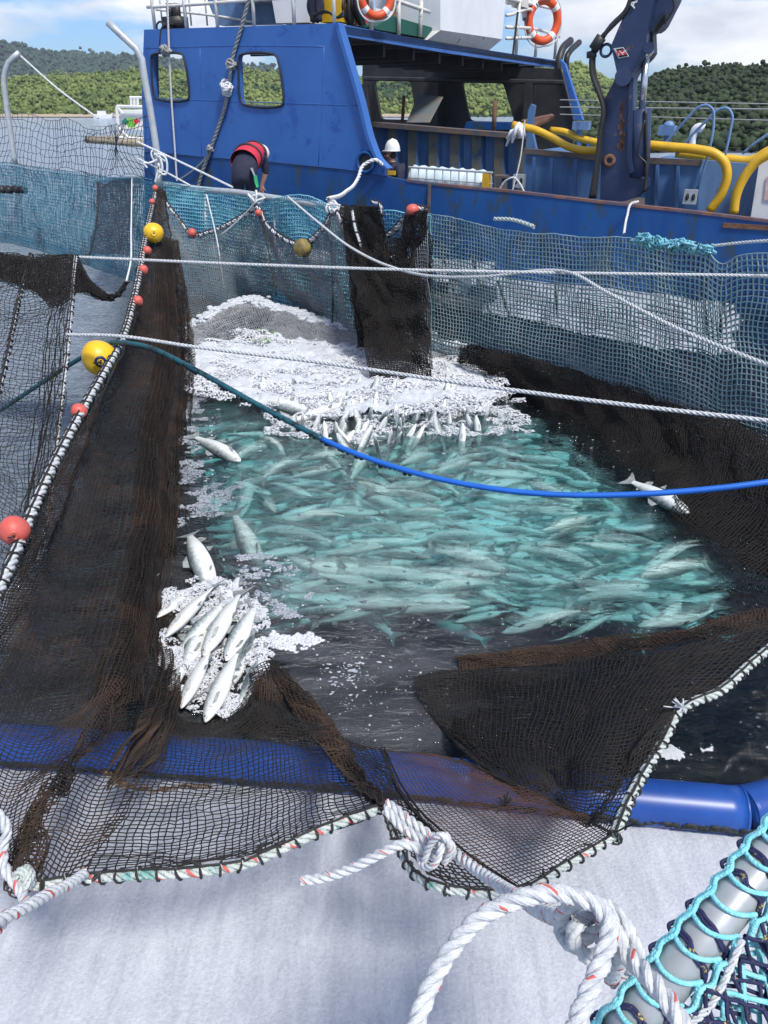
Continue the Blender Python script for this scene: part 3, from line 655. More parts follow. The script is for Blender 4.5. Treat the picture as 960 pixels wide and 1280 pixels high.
plate('red_extinguisher_box', Ap([(452, 14), (467, 16), (466, 38), (452, 34)], sA - .5), -SU * .3, 'vest')
plate('brown_door', Ap([(488, -40), (512, -40), (510, 33), (488, 30)], sA - 1.0), -SU * .1, 'brown_door')
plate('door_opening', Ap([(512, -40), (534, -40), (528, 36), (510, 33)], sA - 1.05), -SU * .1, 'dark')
plate('wheelhouse_wall', Ap([(524, -80), (552, -80), (550, 44), (520, 40)], sA - .6), -SU * .1, 'white')
plate('wheelhouse_box', Ap([(551, -90), (640, -90), (627.5, 49), (550.4, 37.5)], sA + .05), -SU * 1.6, 'white')
a = Ap([(550.4, 37.8), (627.5, 49.3), (618, 63), (540, 51)], sA + .05)
MB().prism([a[0], a[1], a[2] - SU * .15, a[3] - SU * .15], [p - SU * 1.5 for p in a]).build('wheelhouse_skirt', mat('stained_skirt_paint', (.48, .49, .48), (.60, .60, .58), .6, 3, c3=(.28, .13, .06), s3=3, t3=.6), ship)
for l in ([(478, -6), (500, 2), (537, 15)], [(633, -2), (700, 13)], [(633, 19), (666, 24), (662, 40)], [(633, 34), (668, 36), (699, 46)], [(633, 48), (699, 46)]):
    MB().tube(resample(np.array(Ap(l, sA - .1)), 8), .04, 8).build('roof_rail', M['whitebar'], ship, True)
for a in ([(464, -8), (464, 38)], [(498, -8), (498.5, 45)], [(527, -8), (525, 46)], [(650, -8), (645, 68)], [(672, 40), (669, 71)], [(699, 13), (693, 74)]):
    MB().tube(Ap(a, sA - .1), .045, 8).build('rail_post', M['whitebar'], ship, True)
mb = MB(); c = A(658, 19, sA - .3); mb.prism(Ap([(651, 6), (656, 5), (667, 20), (664, 27), (653, 26)], sA - .2), Ap([(651, 8), (656, 7), (665, 20), (663, 24), (653, 24)], sA - .8)); mb.build('floodlight', M['galv'], ship)
MB().plate(Ap([(654, 26), (664, 27), (662, 22), (655, 22)], sA - .18), SU * .04).build('floodlight_lens', M['black'], ship)
mb = MB(); mb.tube(Ap([(634, 2), (664, 4)], sA - .2), .07, 6); mb.box(A(650, 4, sA - .2), SU * .3, SN * .5, [0, 0, .2]); mb.build('lamp_bracket', M['whitebar'], ship)
MB().tube(Ap([(647, 15), (641, 68)], sA), .03, 5).build('stay_wire', M['black'], ship)
def lifebuoy(c, n, R_, r, lab):
    e_ = empty('life_ring', c - np.array([0, 0, R_ + r])); tag(e_, lab, 'life ring', 'orange life rings on the ship')
    mb = MB(); torus(mb, c, n, R_, r, 40, 12); mb.build('ring', M['orange'], e_, True)
    for k in range(4):
        a = k * math.pi / 2 + .6; mb = MB(); torus(mb, c, n, R_, r * 1.05, 5, 12, a0=a, a1=a + .28); mb.build('reflective_band', M['white'], e_, True)
    x = np.cross(n, [0, 0, 1.]); x /= np.linalg.norm(x); y = np.cross(n, x); mb = MB()
    ps = [c + (x * math.cos(a) + y * math.sin(a)) * (R_ + r * (1.15 + .5 * abs(math.sin(2 * a - .3)))) for a in np.linspace(0, 2 * math.pi, 60)]
    mb.tube(ps, .018, 5, caps=False); mb.build('grab_line', M['far_rope'], e_, True)
    mb = MB()
    for a in np.arange(.95, 1.9, .13):
        d = x * math.cos(a + 3.6) + y * math.sin(a + 3.6); mb.box(c + d * R_ * 1.0 + np.asarray(n) * r * 1.0, d * r * .8, np.cross(n, d) * r * .25, np.asarray(n) * .02)
    mb.build('black_lettering', M['black'], e_)
nn = SU * .8 - SN * .6; nn /= np.linalg.norm(nn)
c1 = A(470, -4, sA + .12); z1 = np.dot(c1 - C0, [0, cT, -sT])
lifebuoy(c1, nn, 20 * z1 / F * 1.0, 4.8 * z1 / F, 'orange life ring cut by the top of the photo above the shelter deck')
c2 = A(679, 26, sA + .12); z2 = np.dot(c2 - C0, [0, cT, -sT])
lifebuoy(c2, nn, 21.5 * z2 / F, 5 * z2 / F, 'orange life ring with white bands on the far roof rail beside the floodlight')
# ---- crane
cr_ = empty('deck_crane', S(775, 252, .5)); tag(cr_, 'navy blue knuckle boom crane rising from the ship deck', 'crane')
def cpl(name, l, t, th, m): return MB().plate(Sp(l, t), SN * th).build(name, M[m] if isinstance(m, str) else m, cr_)
cpl('column', [(750, 250), (751.5, 200), (753.5, 142), (756.5, 122), (769.7, 97.5), (789, 95.5), (787, 130), (785.5, 203), (790, 219), (799, 224), (806, 225), (805, 236), (793, 248), (779, 252)], .35, .5, 'navy')
cpl('column_flange', [(787, 97), (792, 98), (791, 130), (790, 200), (793, 214), (788, 217), (784, 203), (785.5, 130)], .28, .14, 'navy')
cpl('inner_boom', [(806, -60), (788, 0), (763.7, 57), (772.8, 98.5), (775, 102), (779, 104), (783, 103), (786, 99.5), (790, 91), (807, 67), (809, 38.6), (817.5, 0), (834, -60)], .22, .6, 'navy')
cpl('outer_boom', [(807, 36.5), (814, 39), (819.5, 39.6), (825, 36), (829.6, 30.5), (845, 0), (866, -50), (846, -50), (822, 0)], .38, .42, 'navy')
cpl('boom_link', [(809, 38), (816, 41), (817, 66), (813, 72), (790, 96), (786, 93), (807, 66)], .5, .3, 'black')
MB().tube(Sp([(801, 137), (800, 180), (798.5, 221)], .45), .165, 20).build('cylinder_barrel', M['navy'], cr_, True)
MB().tube(Sp([(807.5, 70), (802.5, 138)], .45), .055, 14).build('cylinder_rod', M['steel'], cr_, True)
mb = MB(); blob(mb, S(809, 64, .38), SU * .1, SN * .1, [0, 0, .1]); mb.build('rod_eye', M['steel'], cr_, True)
for k in range(3):
    MB().tube(resample(np.array(Sp([(792, -14), (781 + k, 16 - k * 2), (765 - k, 33), (750.5 + k, 48.7), (741 + k * 1.4, 64), (739 + k * 1.6, 87), (748 + k * 1.2, 116), (753.5 + k, 132), (750 + k, 165), (744 + k * 1.6, 213), (738 + k * 2.5, 248)], .2 + .06 * k)), None, 0, .08), .035, 8).build('hydraulic_hose', M['black'], cr_, True)
mb = MB(); mb.tube(Sp([(752, 46), (741.5, 62)], .2), .085, 8); mb.tube(Sp([(739.5, 64), (739.5, 72)], .22), .08, 8); mb.build('hose_sleeve', M['black'], cr_, True)
MB().tube(resample(np.array(Sp([(830, 30), (838, 18), (843, 8), (842, 0), (839, -8)], .3)), 16), .02, 6).build('hydraulic_hose', M['black'], cr_, True)
mb = MB()
for k in range(8): mb.box(S(820 + k * 1.6, 38 - k * 2.2, .34), SU * .06, SN * .08, [0, 0, .10])
mb.build('boom_fittings', M['black'], cr_)
MB().tube(resample(np.array(Sp([(806, 150), (800, 175), (799, 195), (808, 205), (806, 215)], .2)), 24), .016, 6).build('hydraulic_hose', M['black'], cr_, True)
MB().tube(resample(np.array(Sp([(807, 138), (808, 170), (809, 205), (806, 240)], .3)), 24), .03, 6).build('hydraulic_hose', M['black'], cr_, True)
mb = MB(); torus(mb, S(757.6, 63, .3), SN, .085, .022, 20, 8); mb.build('lifting_ring', M['navy'], cr_, True)
mb = MB(); torus(mb, S(761.6, 201, .33), SN, .07, .035, 20, 8); mb.build('rusty_boss', M['rust'], cr_, True)
MB().tube([S(779, 96, .17), S(779, 96, .3)], .13, 20).build('pivot_pin', M['navy'], cr_); MB().tube([S(811, 60, .15), S(811, 60, .3)], .08, 20).build('pivot_pin', M['navy'], cr_)
# painted chip streaks on the column
rs = np.random.RandomState(9); mb = MB()
for k in range(26):
    x = 777 + rs.randn() * 1.6; y = 128 + rs.rand() * 62; c = S(x, y, .345); mb.plate([c + SU * a * .02 + np.array([0, 0, b * .05]) for a, b in ((-1, -.6), (.2, -1), (1, .1), (.3, 1), (-.8, .7))], -SN * .004)
mb.build('paint_chips', M['rust'], cr_)
# emblem: white lozenge, black field, red lozenge with white diagonal
def dia(k, t, name, m, c=(777, 66.3), pts=((-10.3, -5.6), (2.0, -7.4), (9.3, 4.2), (-3.6, 6.8))):
    MB().plate([S(c[0] + x * k, c[1] + y * k, t) for x, y in pts], SN * .01).build(name, M[m], cr_)
dia(1.0, .212, 'emblem_border', 'white'); dia(.86, .206, 'emblem_field', 'black')
dia(1, .200, 'emblem_red', 'r_print', pts=((-7.6, -2.2), (2.6, -3.8), (6.0, 1.6), (-4.4, 3.6)))
for pts in (((-7.4, -2.4), (-8.4, -4.6), (-7.6, -4.8), (-5.4, -.4)), ((-3.4, -2.8), (-2.4, -3.0), (2.4, 2.2), (1.2, 2.4)), ((-4.2, 3.4), (-3.9, .2), (-3.2, .4), (-3.4, 3.2)), ((-.6, .6), (5.2, -3.9), (6, -3.2), (.4, 1.5))):
    dia(1, .196, 'emblem_stroke', 'white', pts=pts)
tx = bpy.data.curves.new('t', 'FONT'); tx.body = 'AM'; tx.size = 1; tx.extrude = .01; tx.offset = .02
to = bpy.data.objects.new('t', tx); col.objects.link(to); bpy.context.view_layer.update()
tm = bpy.data.meshes.new_from_object(to); bpy.data.objects.remove(to)
a0, a1, b0 = S(793, 10.5, .2), S(804, -19, .2), S(801, 12.5, .2)
ex = (a1 - a0); ey = np.array(S(784.5, 7.5, .2) - a0); ex /= np.linalg.norm(ex); ey = ey - np.dot(ey, ex) * ex; hh = np.linalg.norm(ey); ey /= hh
vv = np.array([q.co[:] for q in tm.vertices]); ff = [list(p.vertices) for p in tm.polygons]
vw = a0 + vv[:, :1] * ex * hh * 1.25 + vv[:, 1:2] * ey * hh * 1.25 - vv[:, 2:] * SN
mesh_obj('boom_lettering', vw, ff, M['white'], cr_)
# ---- yellow hoses on deck
for k, (l, t, r_) in enumerate((([(641, 156), (650, 158), (668, 162), (690, 172), (712, 184), (730, 188), (752, 188)], 1.1, .064),
          ([(688, 163), (705, 165), (722, 172), (745, 178), (760, 182)], 2.2, .064),
          ([(806, 181), (840, 184), (872, 187), (893, 192), (905, 202), (909, 218), (903, 240), (887, 264)], .9, .073),
          ([(845, 191), (880, 195), (912, 199), (940, 200), (962, 188), (990, 178)], 1.5, .075),
          ([(990, 182), (965, 191), (945, 203), (930, 222), (920, 245), (917, 267)], .6, .073))):
    o = MB().tube(resample(np.array(Sp(l, t)), None, 0, .06), r_, 14).build('suction_hose', M['yellow_hose'], None, True)
    tag(o, ['thick yellow hose on the blue bin left of the crane, its end tied with rag', 'upper yellow hose running behind the left bin towards the crane', 'yellow hose bending down over the bin just right of the crane', 'yellow hose lying behind the bent one along the bin tops', 'yellow hose curving down in front of the white locker'][k], 'hose', 'yellow hoses on the ship deck')
mb = MB(); rs = np.random.RandomState(2)
for k in range(7): c = S(650 + rs.randn() * 2, 157 + rs.randn() * 2.5, 1.0); d = rs.randn(3) * .06; mb.tube([c, c + d + [0, 0, -.05], c + d * 1.5 + [0, 0, -.18]], [.05, .04, .02], 6)
tag(mb.build('tie_rag', M['far_rope'], None, True), 'pale rag knotted round the yellow hose end by the blue strut', 'rag')
# tank in white cage on deck
tk = empty('caged_tank', S(565, 240, .9)); tag(tk, 'long white plastic tank in a bar cage behind the gunwale beside the helmeted man', 'tank')
mb = MB(); a, b = S(514, 224, 1.1), S(612, 232, 1.1); n_ = 24
p = [a + (b - a) * q for q in np.linspace(0, 1, n_)]
rad = [.26 + .018 * math.sin(q * 2.2) for q in range(n_)]; rad[0] = .18; rad[-1] = .18
mb.tube(p, rad, 14); mb.build('tank_body', M['ibc'], tk, True)
mb = MB(); mb.tube(Sp([(511, 209), (616, 216)], .75), .02, 6); mb.tube(Sp([(511, 222), (616, 230)], .75), .012, 6)
for i in range(11): x = 513 + i * 10.1; mb.tube([S(x, 209 + i * .68, .75), S(x, 236 + i * .68, .75)], .013, 5)
mb.build('cage', M['galv'], tk)
plate('yellow_end_band', Sp([(603, 217), (611, 217.5), (611, 238), (602, 237)], .72), SN * .1, 'yellow_hose', parent=tk)
o = MB().plate(Sp([(617, 219), (630, 220), (630, 223), (627, 223), (627, 242), (620, 242), (620, 223), (617, 223)], .8), SN * .3).build('rusty_bracket', M['rust_blue']); tag(o, 'rusty T shaped bollard on deck right of the caged tank', 'bollard')
# ropes on the ship side
def tagrope(l, r_, m, lab, plane=None, t=-.06, cat='rope', **k):
    o = rope('rope', np.array([S(x, y, t) for x, y in l]), r_, M[m], **k); return tag(o, lab, cat)
tagrope([(209, -5), (211, 55), (214, 120), (218, 180), (221, 226)], .022, 'far_rope', 'thin pale rope hanging past the left window of the ship')
tagrope([(313, -8), (300, 40), (291, 72), (287, 100), (282, 130), (271, 165), (262, 190), (253, 215), (248, 232)], .04, 'grey_rope', 'thick grey rope hanging down the ship side between the two windows')
tagrope([(262, 190), (255, 200), (240, 214), (222, 226)], .02, 'grey_rope', 'thin dark rope branching down left from the grey rope on the hull')
def knot(c, r_, R_, m, lab, n=4, seed=0, cat='knot'):
    rs = np.random.RandomState(seed); e_ = empty('rope_knot', c - np.array([0, 0, R_])); tag(e_, lab, cat)
    for k in range(n):
        th = np.linspace(0, 2 * math.pi * 1.1, 26); a_ = rs.randn(3); a_ /= np.linalg.norm(a_); b_ = np.cross(a_, rs.randn(3)); b_ /= np.linalg.norm(b_)
        q = c + rs.randn(3) * R_ * .18 + R_ * (np.cos(th)[:, None] * a_ * .9 + np.sin(th)[:, None] * b_ * .65)
        rope('rope_turn', q, r_, M[m], e_)
    return e_
knot(S(207, 63, -.12), .03, .10, 'grey_rope', 'grey knot of line on the upper left corner of the left ship window', 5, 1)
knot(S(284, 110, -.12), .03, .13, 'far_rope', 'pale bundled knot halfway down the grey rope between the windows', 6, 2)
knot(S(289, 80, -.10), .025, .10, 'grey_rope', 'grey looped knot above the pale bundle beside the right window', 4, 3)
knot(S(262, 187, -.10), .025, .07, 'grey_rope', 'small grey knot low on the hull rope left of the bending man', 3, 4)
rope_w = rope('mooring_rope', np.array([S(478, 206, -.1), S(470, 200, -.22), S(455, 206, -.35), S(448, 222, -.6), S(432, 240, -1.6), S(410, 249, -3.2)]), .035, M['far_rope']); tag(rope_w, 'white mooring rope curling from the ring below the flange to the net rail', 'rope')
tag(rope('hanging_rope', np.array([S(656, 150, .6), S(650, 200, .6), S(640, 240, .5)]), .014, M['far_rope']), 'thin rope hanging by the blue strut right of the tank', 'rope')
tag(rope('white_tail', np.array([S(798, 252, -.05), S(790, 254, -.12), S(784, 270, -.3), S(780, 292, -.6)]), .022, M['far_rope']), 'white rope hanging over the gunwale below the crane', 'rope')
tag(rope('bight_rope', np.array([S(624, 237, .4), S(632, 226, .4), S(642, 222, .4), S(650, 230, .4), S(655, 240, .4)]), .02, M['far_rope']), 'short white rope bight on deck beside the hinge block', 'rope')
# ------------------------------------------------------------------ raft with tank far left
rf = empty('service_raft', P(140, 185, Y=30) * [1, 1, 0]); tag(rf, 'low timber raft floating left of the ship bow', 'raft')
def FP(x, y, Y=34): return P(x, y, Y=Y)
mb = MB(); mb.plate([FP(108, 171), FP(185, 176), FP(190, 184), FP(112, 178)], [.5, 3, 0]); mb.build('raft_deck', M['wood'], rf)
mb = MB(); mb.tube([FP(108, 174.5), FP(185, 180)], .13, 8); mb.build('end_log', M['wood'], rf, True)
mb = MB(); blob(mb, FP(108.5, 174.5), (.05, .1, 0), (-.04, .15, 0), (0, 0, .14)); mb.build('tyre_fender', M['black'], rf, True)
mb = MB()
for x in (114, 118, 125, 132, 138, 143): mb.tube([FP(x, 156), FP(x, 172)], .03, 5)
mb.tube([FP(114, 157), FP(144, 158)], .03, 5); mb.build('raft_rail', M['galv'], rf)
tn = empty('chemical_tank', FP(165, 172, 34.6)); tag(tn, 'white tank in a frame with green and red marks standing on the raft', 'tank')
mb = MB(); mb.plate([FP(150, 137, 34.6), FP(185, 139, 34.6), FP(185, 163, 34.6), FP(150, 161, 34.6)], [.6, 1.4, 0]); mb.build('tank_body', M['white'], tn)
mb = MB()
for a in ([(146, 133), (148, 172)], [(146, 133), (186, 134)], [(147, 134), (153, 142)], [(148, 160), (160, 172)], [(148, 172), (186, 174)]): mb.tube([FP(*a[0], 34.4), FP(*a[1], 34.4)], .06, 5)
for x in (164, 168, 172): mb.tube([FP(x, 122, 34.8), FP(x, 134, 34.8)], .05, 5)
mb.tube([FP(162, 122, 34.8), FP(180, 122, 34.8)], .05, 5); mb.build('tank_frame', M['white'], tn)
q = lambda c, r_, n, Y: [P(c[0] + r_ * math.cos(a), c[1] + r_ * math.sin(a), Y=Y) for a in np.arange(n) * 2 * math.pi / n]
MB().plate(q((156.4, 152), 4.7, 4, 34.3), [0, .02, 0]).build('diamond_mark', M['g_dark'], tn)
MB().plate(q((164, 153.5), 6.2, 18, 34.34), [0, .02, 0]).build('round_mark', M['g_light'], tn)
MB().plate(q((170.5, 151.5), 4.2, 4, 34.26), [0, .02, 0]).build('diamond_mark', M['r_print'], tn)
# small white launch moored off the far beach
b_ = empty('small_boat', P(106, 143, Y=235) * [1, 1, 0]); tag(b_, 'tiny white boat moored by the far beach', 'boat')
c = P(106, 0, Y=235) * [1, 1, 0]
MB().prism([c + np.array(k) for k in ((-2.6, 0, .9), (2.2, 0, .9), (3, 0, 1.3), (2.4, 0, 0), (-2.4, 0, 0))], [c + np.array(k) for k in ((-2.6, 2, .9), (2.2, 2, .9), (3, 1, 1.3), (2.4, 1.2, 0), (-2.4, 1.6, 0))]).build('boat_hull', M['white'], b_)
MB().box(c + [-.4, 1, 1.3], (2, 0, 0), (0, 1.3, 0), (0, 0, 1)).build('boat_cabin', M['white'], b_)
# ------------------------------------------------------------------ people
def body(name, joints, bones, parent, mats):
    """joints: {key:(pos, radius, material index)}; one continuous skinned surface baked to a mesh"""
    keys = list(joints); me = bpy.data.meshes.new('b'); org = np.array(parent['_w'])
    pos = np.array([joints[k][0] for k in keys]) - org
    me.from_pydata(pos.tolist(), [(keys.index(a), keys.index(b)) for a, b in bones], [])
    o = bpy.data.objects.new('b', me); col.objects.link(o)
    sk = o.modifiers.new('s', 'SKIN'); sk.use_smooth_shade = True
    for i, k in enumerate(keys):
        r_ = joints[k][1]; r_ = r_ if isinstance(r_, tuple) else (r_, r_); me.skin_vertices[0].data[i].radius = r_
    me.skin_vertices[0].data[0].use_root = True
    ss = o.modifiers.new('u', 'SUBSURF'); ss.levels = 2; ss.render_levels = 2
    dg = bpy.context.evaluated_depsgraph_get(); dg.update()
    nm = bpy.data.meshes.new_from_object(o.evaluated_get(dg)); bpy.data.objects.remove(o)
    nm.name = name; nm.materials.clear()
    for m in mats: nm.materials.append(M[m])
    n = len(nm.polygons); c = np.zeros(n * 3); nm.polygons.foreach_get('center', c); c = c.reshape(-1, 3)
    # nearest bone decides the cloth or skin
    best = np.full(n, 1e9); mi = np.zeros(n, int)
    for a, b in bones:
        A_, B_ = pos[keys.index(a)], pos[keys.index(b)]; d = B_ - A_; t = np.clip(((c - A_) @ d) / (d @ d + 1e-9), 0, 1)
        dist = np.linalg.norm(c - (A_ + t[:, None] * d), axis=1); m_ = np.where(t < .5, joints[a][2], joints[b][2])
        u = dist < best; best[u] = dist[u]; mi[u] = m_[u]
    nm.polygons.foreach_set('material_index', mi.astype(np.int32)); nm.polygons.foreach_set('use_smooth', np.ones(n, bool))
    ob = bpy.data.objects.new(name, nm); col.objects.link(ob); ob.parent = parent; ob['_w'] = parent['_w']
    return ob
def hand(j, bn, wrist, d, side, key, mi, s=1.0):
    """palm and five bent fingers as chains leaving the palm"""
    d = np.asarray(d, float); d /= np.linalg.norm(d); side = np.asarray(side, float); side = side - np.dot(side, d) * d; side /= np.linalg.norm(side); nrm = np.cross(d, side)
    j[key + 'palm'] = (wrist + d * .05 * s, .03 * s, mi); 
    for i, (o, l) in enumerate(((-.03, .075), (-.01, .085), (.011, .08), (.031, .062))):
        j[f'{key}k{i}'] = (wrist + (d * .095 + side * o) * s, .011 * s, mi)
        j[f'{key}m{i}'] = (wrist + (d * (.095 + l * .55) + side * o * 1.15 + nrm * .012) * s, .009 * s, mi)
        j[f'{key}t{i}'] = (wrist + (d * (.09 + l * .85) + side * o * 1.15 + nrm * .042) * s, .0075 * s, mi)
        bn += [(key + 'palm', f'{key}k{i}'), (f'{key}k{i}', f'{key}m{i}'), (f'{key}m{i}', f'{key}t{i}')]
    j[key + 'th0'] = (wrist + (d * .04 - side * .04) * s, .012 * s, mi); j[key + 'th1'] = (wrist + (d * .075 - side * .06 + nrm * .02) * s, .009 * s, mi)
    bn += [(key + 'palm', key + 'th0'), (key + 'th0', key + 'th1')]
# man in the white helmet, seen from the side, looking left
pm = S(490, 230, .75); base = np.array([pm[0], pm[1], zd]); e2 = empty('person', base)
tag(e2, 'man in white helmet and navy jacket looking left behind the ship gunwale', 'person')
def U(s, t, z): return pm * [1, 1, 0] + SU * s + SN * t + np.array([0, 0, z])
K = lambda y: S(490, y, .75)[2]
zt = K(175); zc = K(189); zch = K(204); zsh = K(207)
hx = (485 - 490) * .0165
head_c = S(487.5, 194, .75)
j = {}
HC = head_c - pm * [1, 1, 0]
def U2(p, z): return p
j['pelvis'] = (U(.10, 0, zd + .92), (.17, .13), 0); j['belly'] = (U(.10, 0, zd + 1.05), (.16, .13), 0)
j['chest'] = (U(.12, .0, zsh - .20), (.235, .20), 0); j['shl'] = (U(.06, 0, zsh - .02), (.14, .12), 0)
j['neck'] = (head_c + SU * .03 - [0, 0, .13], .062, 1); j['head'] = (head_c + SU * .015 - [0, 0, .01], (.095, .105), 1); j['crown'] = (head_c + [0, 0, .10] + SU * .02, .085, 1)
j['nose'] = (head_c - SU * .125 - [0, 0, .015], .016, 1); j['chin'] = (head_c - SU * .065 - [0, 0, .105], .04, 1)
j['ls'] = (U(.26, -.16, zsh - .06), .095, 0); j['le'] = (U(.30, -.26, zsh - .36), .068, 0); j['lw'] = (U(-.12, -.28, zsh - .50), .042, 1)
j['rs'] = (U(.08, .20, zsh - .05), .085, 0); j['re'] = (U(.02, .30, zsh - .33), .062, 0); j['rw'] = (U(-.20, .2, zsh - .48), .042, 1)
j['lh'] = (U(.10, -.1, zd + .85), .12, 0); j['lk'] = (U(.06, -.1, zd + .48), .085, 0); j['la'] = (U(.12, -.1, zd + .1), .06, 0); j['lt'] = (U(-.08, -.1, zd + .05), .05, 0)
j['rh'] = (U(.10, .1, zd + .85), .12, 0); j['rk'] = (U(.06, .1, zd + .48), .085, 0); j['ra'] = (U(.12, .1, zd + .1), .06, 0); j['rt'] = (U(-.08, .1, zd + .05), .05, 0)
bn = [('pelvis', 'belly'), ('belly', 'chest'), ('chest', 'shl'), ('shl', 'neck'), ('neck', 'head'), ('head', 'crown'), ('head', 'nose'), ('neck', 'chin'), ('shl', 'ls'), ('ls', 'le'), ('le', 'lw'), ('shl', 'rs'), ('rs', 're'), ('re', 'rw'),
      ('pelvis', 'lh'), ('lh', 'lk'), ('lk', 'la'), ('la', 'lt'), ('pelvis', 'rh'), ('rh', 'rk'), ('rk', 'ra'), ('ra', 'rt')]
hand(j, bn, j['lw'][0], -SU, SN, 'l', 1); hand(j, bn, j['rw'][0], -SU, SN, 'r', 1)
bn += [('lw', 'lpalm'), ('rw', 'rpalm')]
body('body', j, bn, e2, ['cloth_navy', 'skin'])
hc = S(490.5, 188.5, .75)
mb = MB(); n_ = 24; v = []; f = []
for i in range(9):
    ph = i / 8 * math.pi / 2
    for q_ in range(n_):
        th = q_ * 2 * math.pi / n_; rr_ = math.cos(ph) ** .8; v.append(hc + SU * .155 * rr_ * math.cos(th) + SN * .135 * rr_ * math.sin(th) + np.array([0, 0, .20 * math.sin(ph)]))
for i in range(8):
    for q_ in range(n_): f.append((i * n_ + q_, i * n_ + (q_ + 1) % n_, (i + 1) * n_ + (q_ + 1) % n_, (i + 1) * n_ + q_))
mb.add(v, f); torus(mb, hc - SU * .015, (0, 0, 1), .158, .016, 28, 6, squash=.5); blob(mb, hc - SU * .155 - [0, 0, .01], SU * .06, SN * .10, [0, 0, .012], 14, 6)
mb.tube([hc + SU * .10 + [0, 0, .165], hc + [0, 0, .205], hc - SU * .11 + [0, 0, .15]], .018, 8)
mb.build('helmet', M['helmet'], e2, True)
mb = MB(); 
for s_ in (-1, 1): blob(mb, head_c - SU * .095 + SN * .042 * s_ + [0, 0, .02], SU * .022, SN * .03, [0, 0, .016], 10, 6)
mb.tube([head_c - SU * .09 - SN * .085 + [0, 0, .03], head_c + SU * .02 - SN * .11 + [0, 0, .025]], .010, 6); mb.build('sunglasses', M['black'], e2, True)
mb = MB(); blob(mb, head_c + SU * .075 + [0, 0, .0], SU * .055, SN * .095, [0, 0, .065], 14, 8); mb.build('hair', M['hair'], e2, True)
mb = MB(); blob(mb, head_c - SN * .108 - [0, 0, .01], SU * .022, SN * .02, [0, 0, .034], 8, 6); blob(mb, head_c + SN * .108 - [0, 0, .01], SU * .022, SN * .02, [0, 0, .034], 8, 6); mb.build('ear', M['skin'], e2, True)
mb = MB(); mb.box(head_c - SU * .098 - [0, 0, .062], SU * .015, SN * .045, [0, 0, .008]); mb.build('mouth', M['brown_door'], e2)
mb = MB(); mb.box(S(489.5, 216, .42), SU * .16, SN * .03, [0, 0, .075]); mb.build('chest_patch', M['hiviz_y'], e2)
mb = MB(); torus(mb, head_c + SU * .04 - [0, 0, .14], (0, 0, 1), .085, .03, 20, 8); mb.build('collar', M['cloth_navy'], e2, True)
# man bending over the rail, red life vest, seen from behind
Yb = 13.7
def Q(x, y, dy=0): return P(x, y, Y=Yb + dy)
e1 = empty('person', np.array([Q(305, 240)[0], Yb, .62])); tag(e1, 'man in navy overalls and red life vest bending over beyond the net rail', 'person')
j = {}
j['pelvis'] = (Q(304, 213, -.05), (.22, .19), 0); j['waist'] = (Q(308, 201, .15), (.20, .17), 0); j['chest'] = (Q(315, 194, .42), (.20, .165), 0); j['shl'] = (Q(321, 193, .62), (.15, .13), 0)
j['neck'] = (Q(325, 190, .78), .07, 1); j['head'] = (Q(326.5, 192, .94), .10, 1); j['crown'] = (Q(327, 190, 1.02), .085, 1)
j['rs'] = (Q(329, 198, .60), .095, 0); j['re'] = (Q(332.3, 215, .62), .068, 0); j['rc'] = (Q(331, 219, .62), .050, 1); j['rw'] = (Q(327.5, 232, .66), .036, 1)
j['ls'] = (Q(313, 196, .66), .09, 0); j['le'] = (Q(308, 214, .75), .065, 0); j['lw'] = (Q(314, 230, .75), .038, 1)
j['lh'] = (Q(297, 219, -.03), .14, 0); j['lk'] = (Q(298, 243, .10), .095, 0); j['la'] = (np.array([Q(297, 270)[0], Yb + .02, .74]), .07, 0); j['lt'] = (np.array([Q(298, 270)[0], Yb + .22, .70]), .05, 0)
j['rh'] = (Q(312, 219, -.03), .14, 0); j['rk'] = (Q(316, 243, .10), .095, 0); j['ra'] = (np.array([Q(317, 270)[0], Yb + .02, .74]), .07, 0); j['rt'] = (np.array([Q(319, 270)[0], Yb + .22, .70]), .05, 0)
bn = [('pelvis', 'waist'), ('waist', 'chest'), ('chest', 'shl'), ('shl', 'neck'), ('neck', 'head'), ('head', 'crown'), ('shl', 'rs'), ('rs', 're'), ('re', 'rc'), ('rc', 'rw'), ('shl', 'ls'), ('ls', 'le'), ('le', 'lw'),
      ('pelvis', 'lh'), ('lh', 'lk'), ('lk', 'la'), ('la', 'lt'), ('pelvis', 'rh'), ('rh', 'rk'), ('rk', 'ra'), ('ra', 'rt')]
hand(j, bn, j['lw'][0], np.array([0.2, .1, -1]), np.array([1., 0, 0]), 'l', 1, 1.1); hand(j, bn, j['rw'][0], np.array([-.2, .1, -1]), np.array([-1., 0, 0]), 'r', 1, 1.1)
bn += [('lw', 'lpalm'), ('rw', 'rpalm')]
body('body', j, bn, e1, ['cloth_navy', 'skin'])
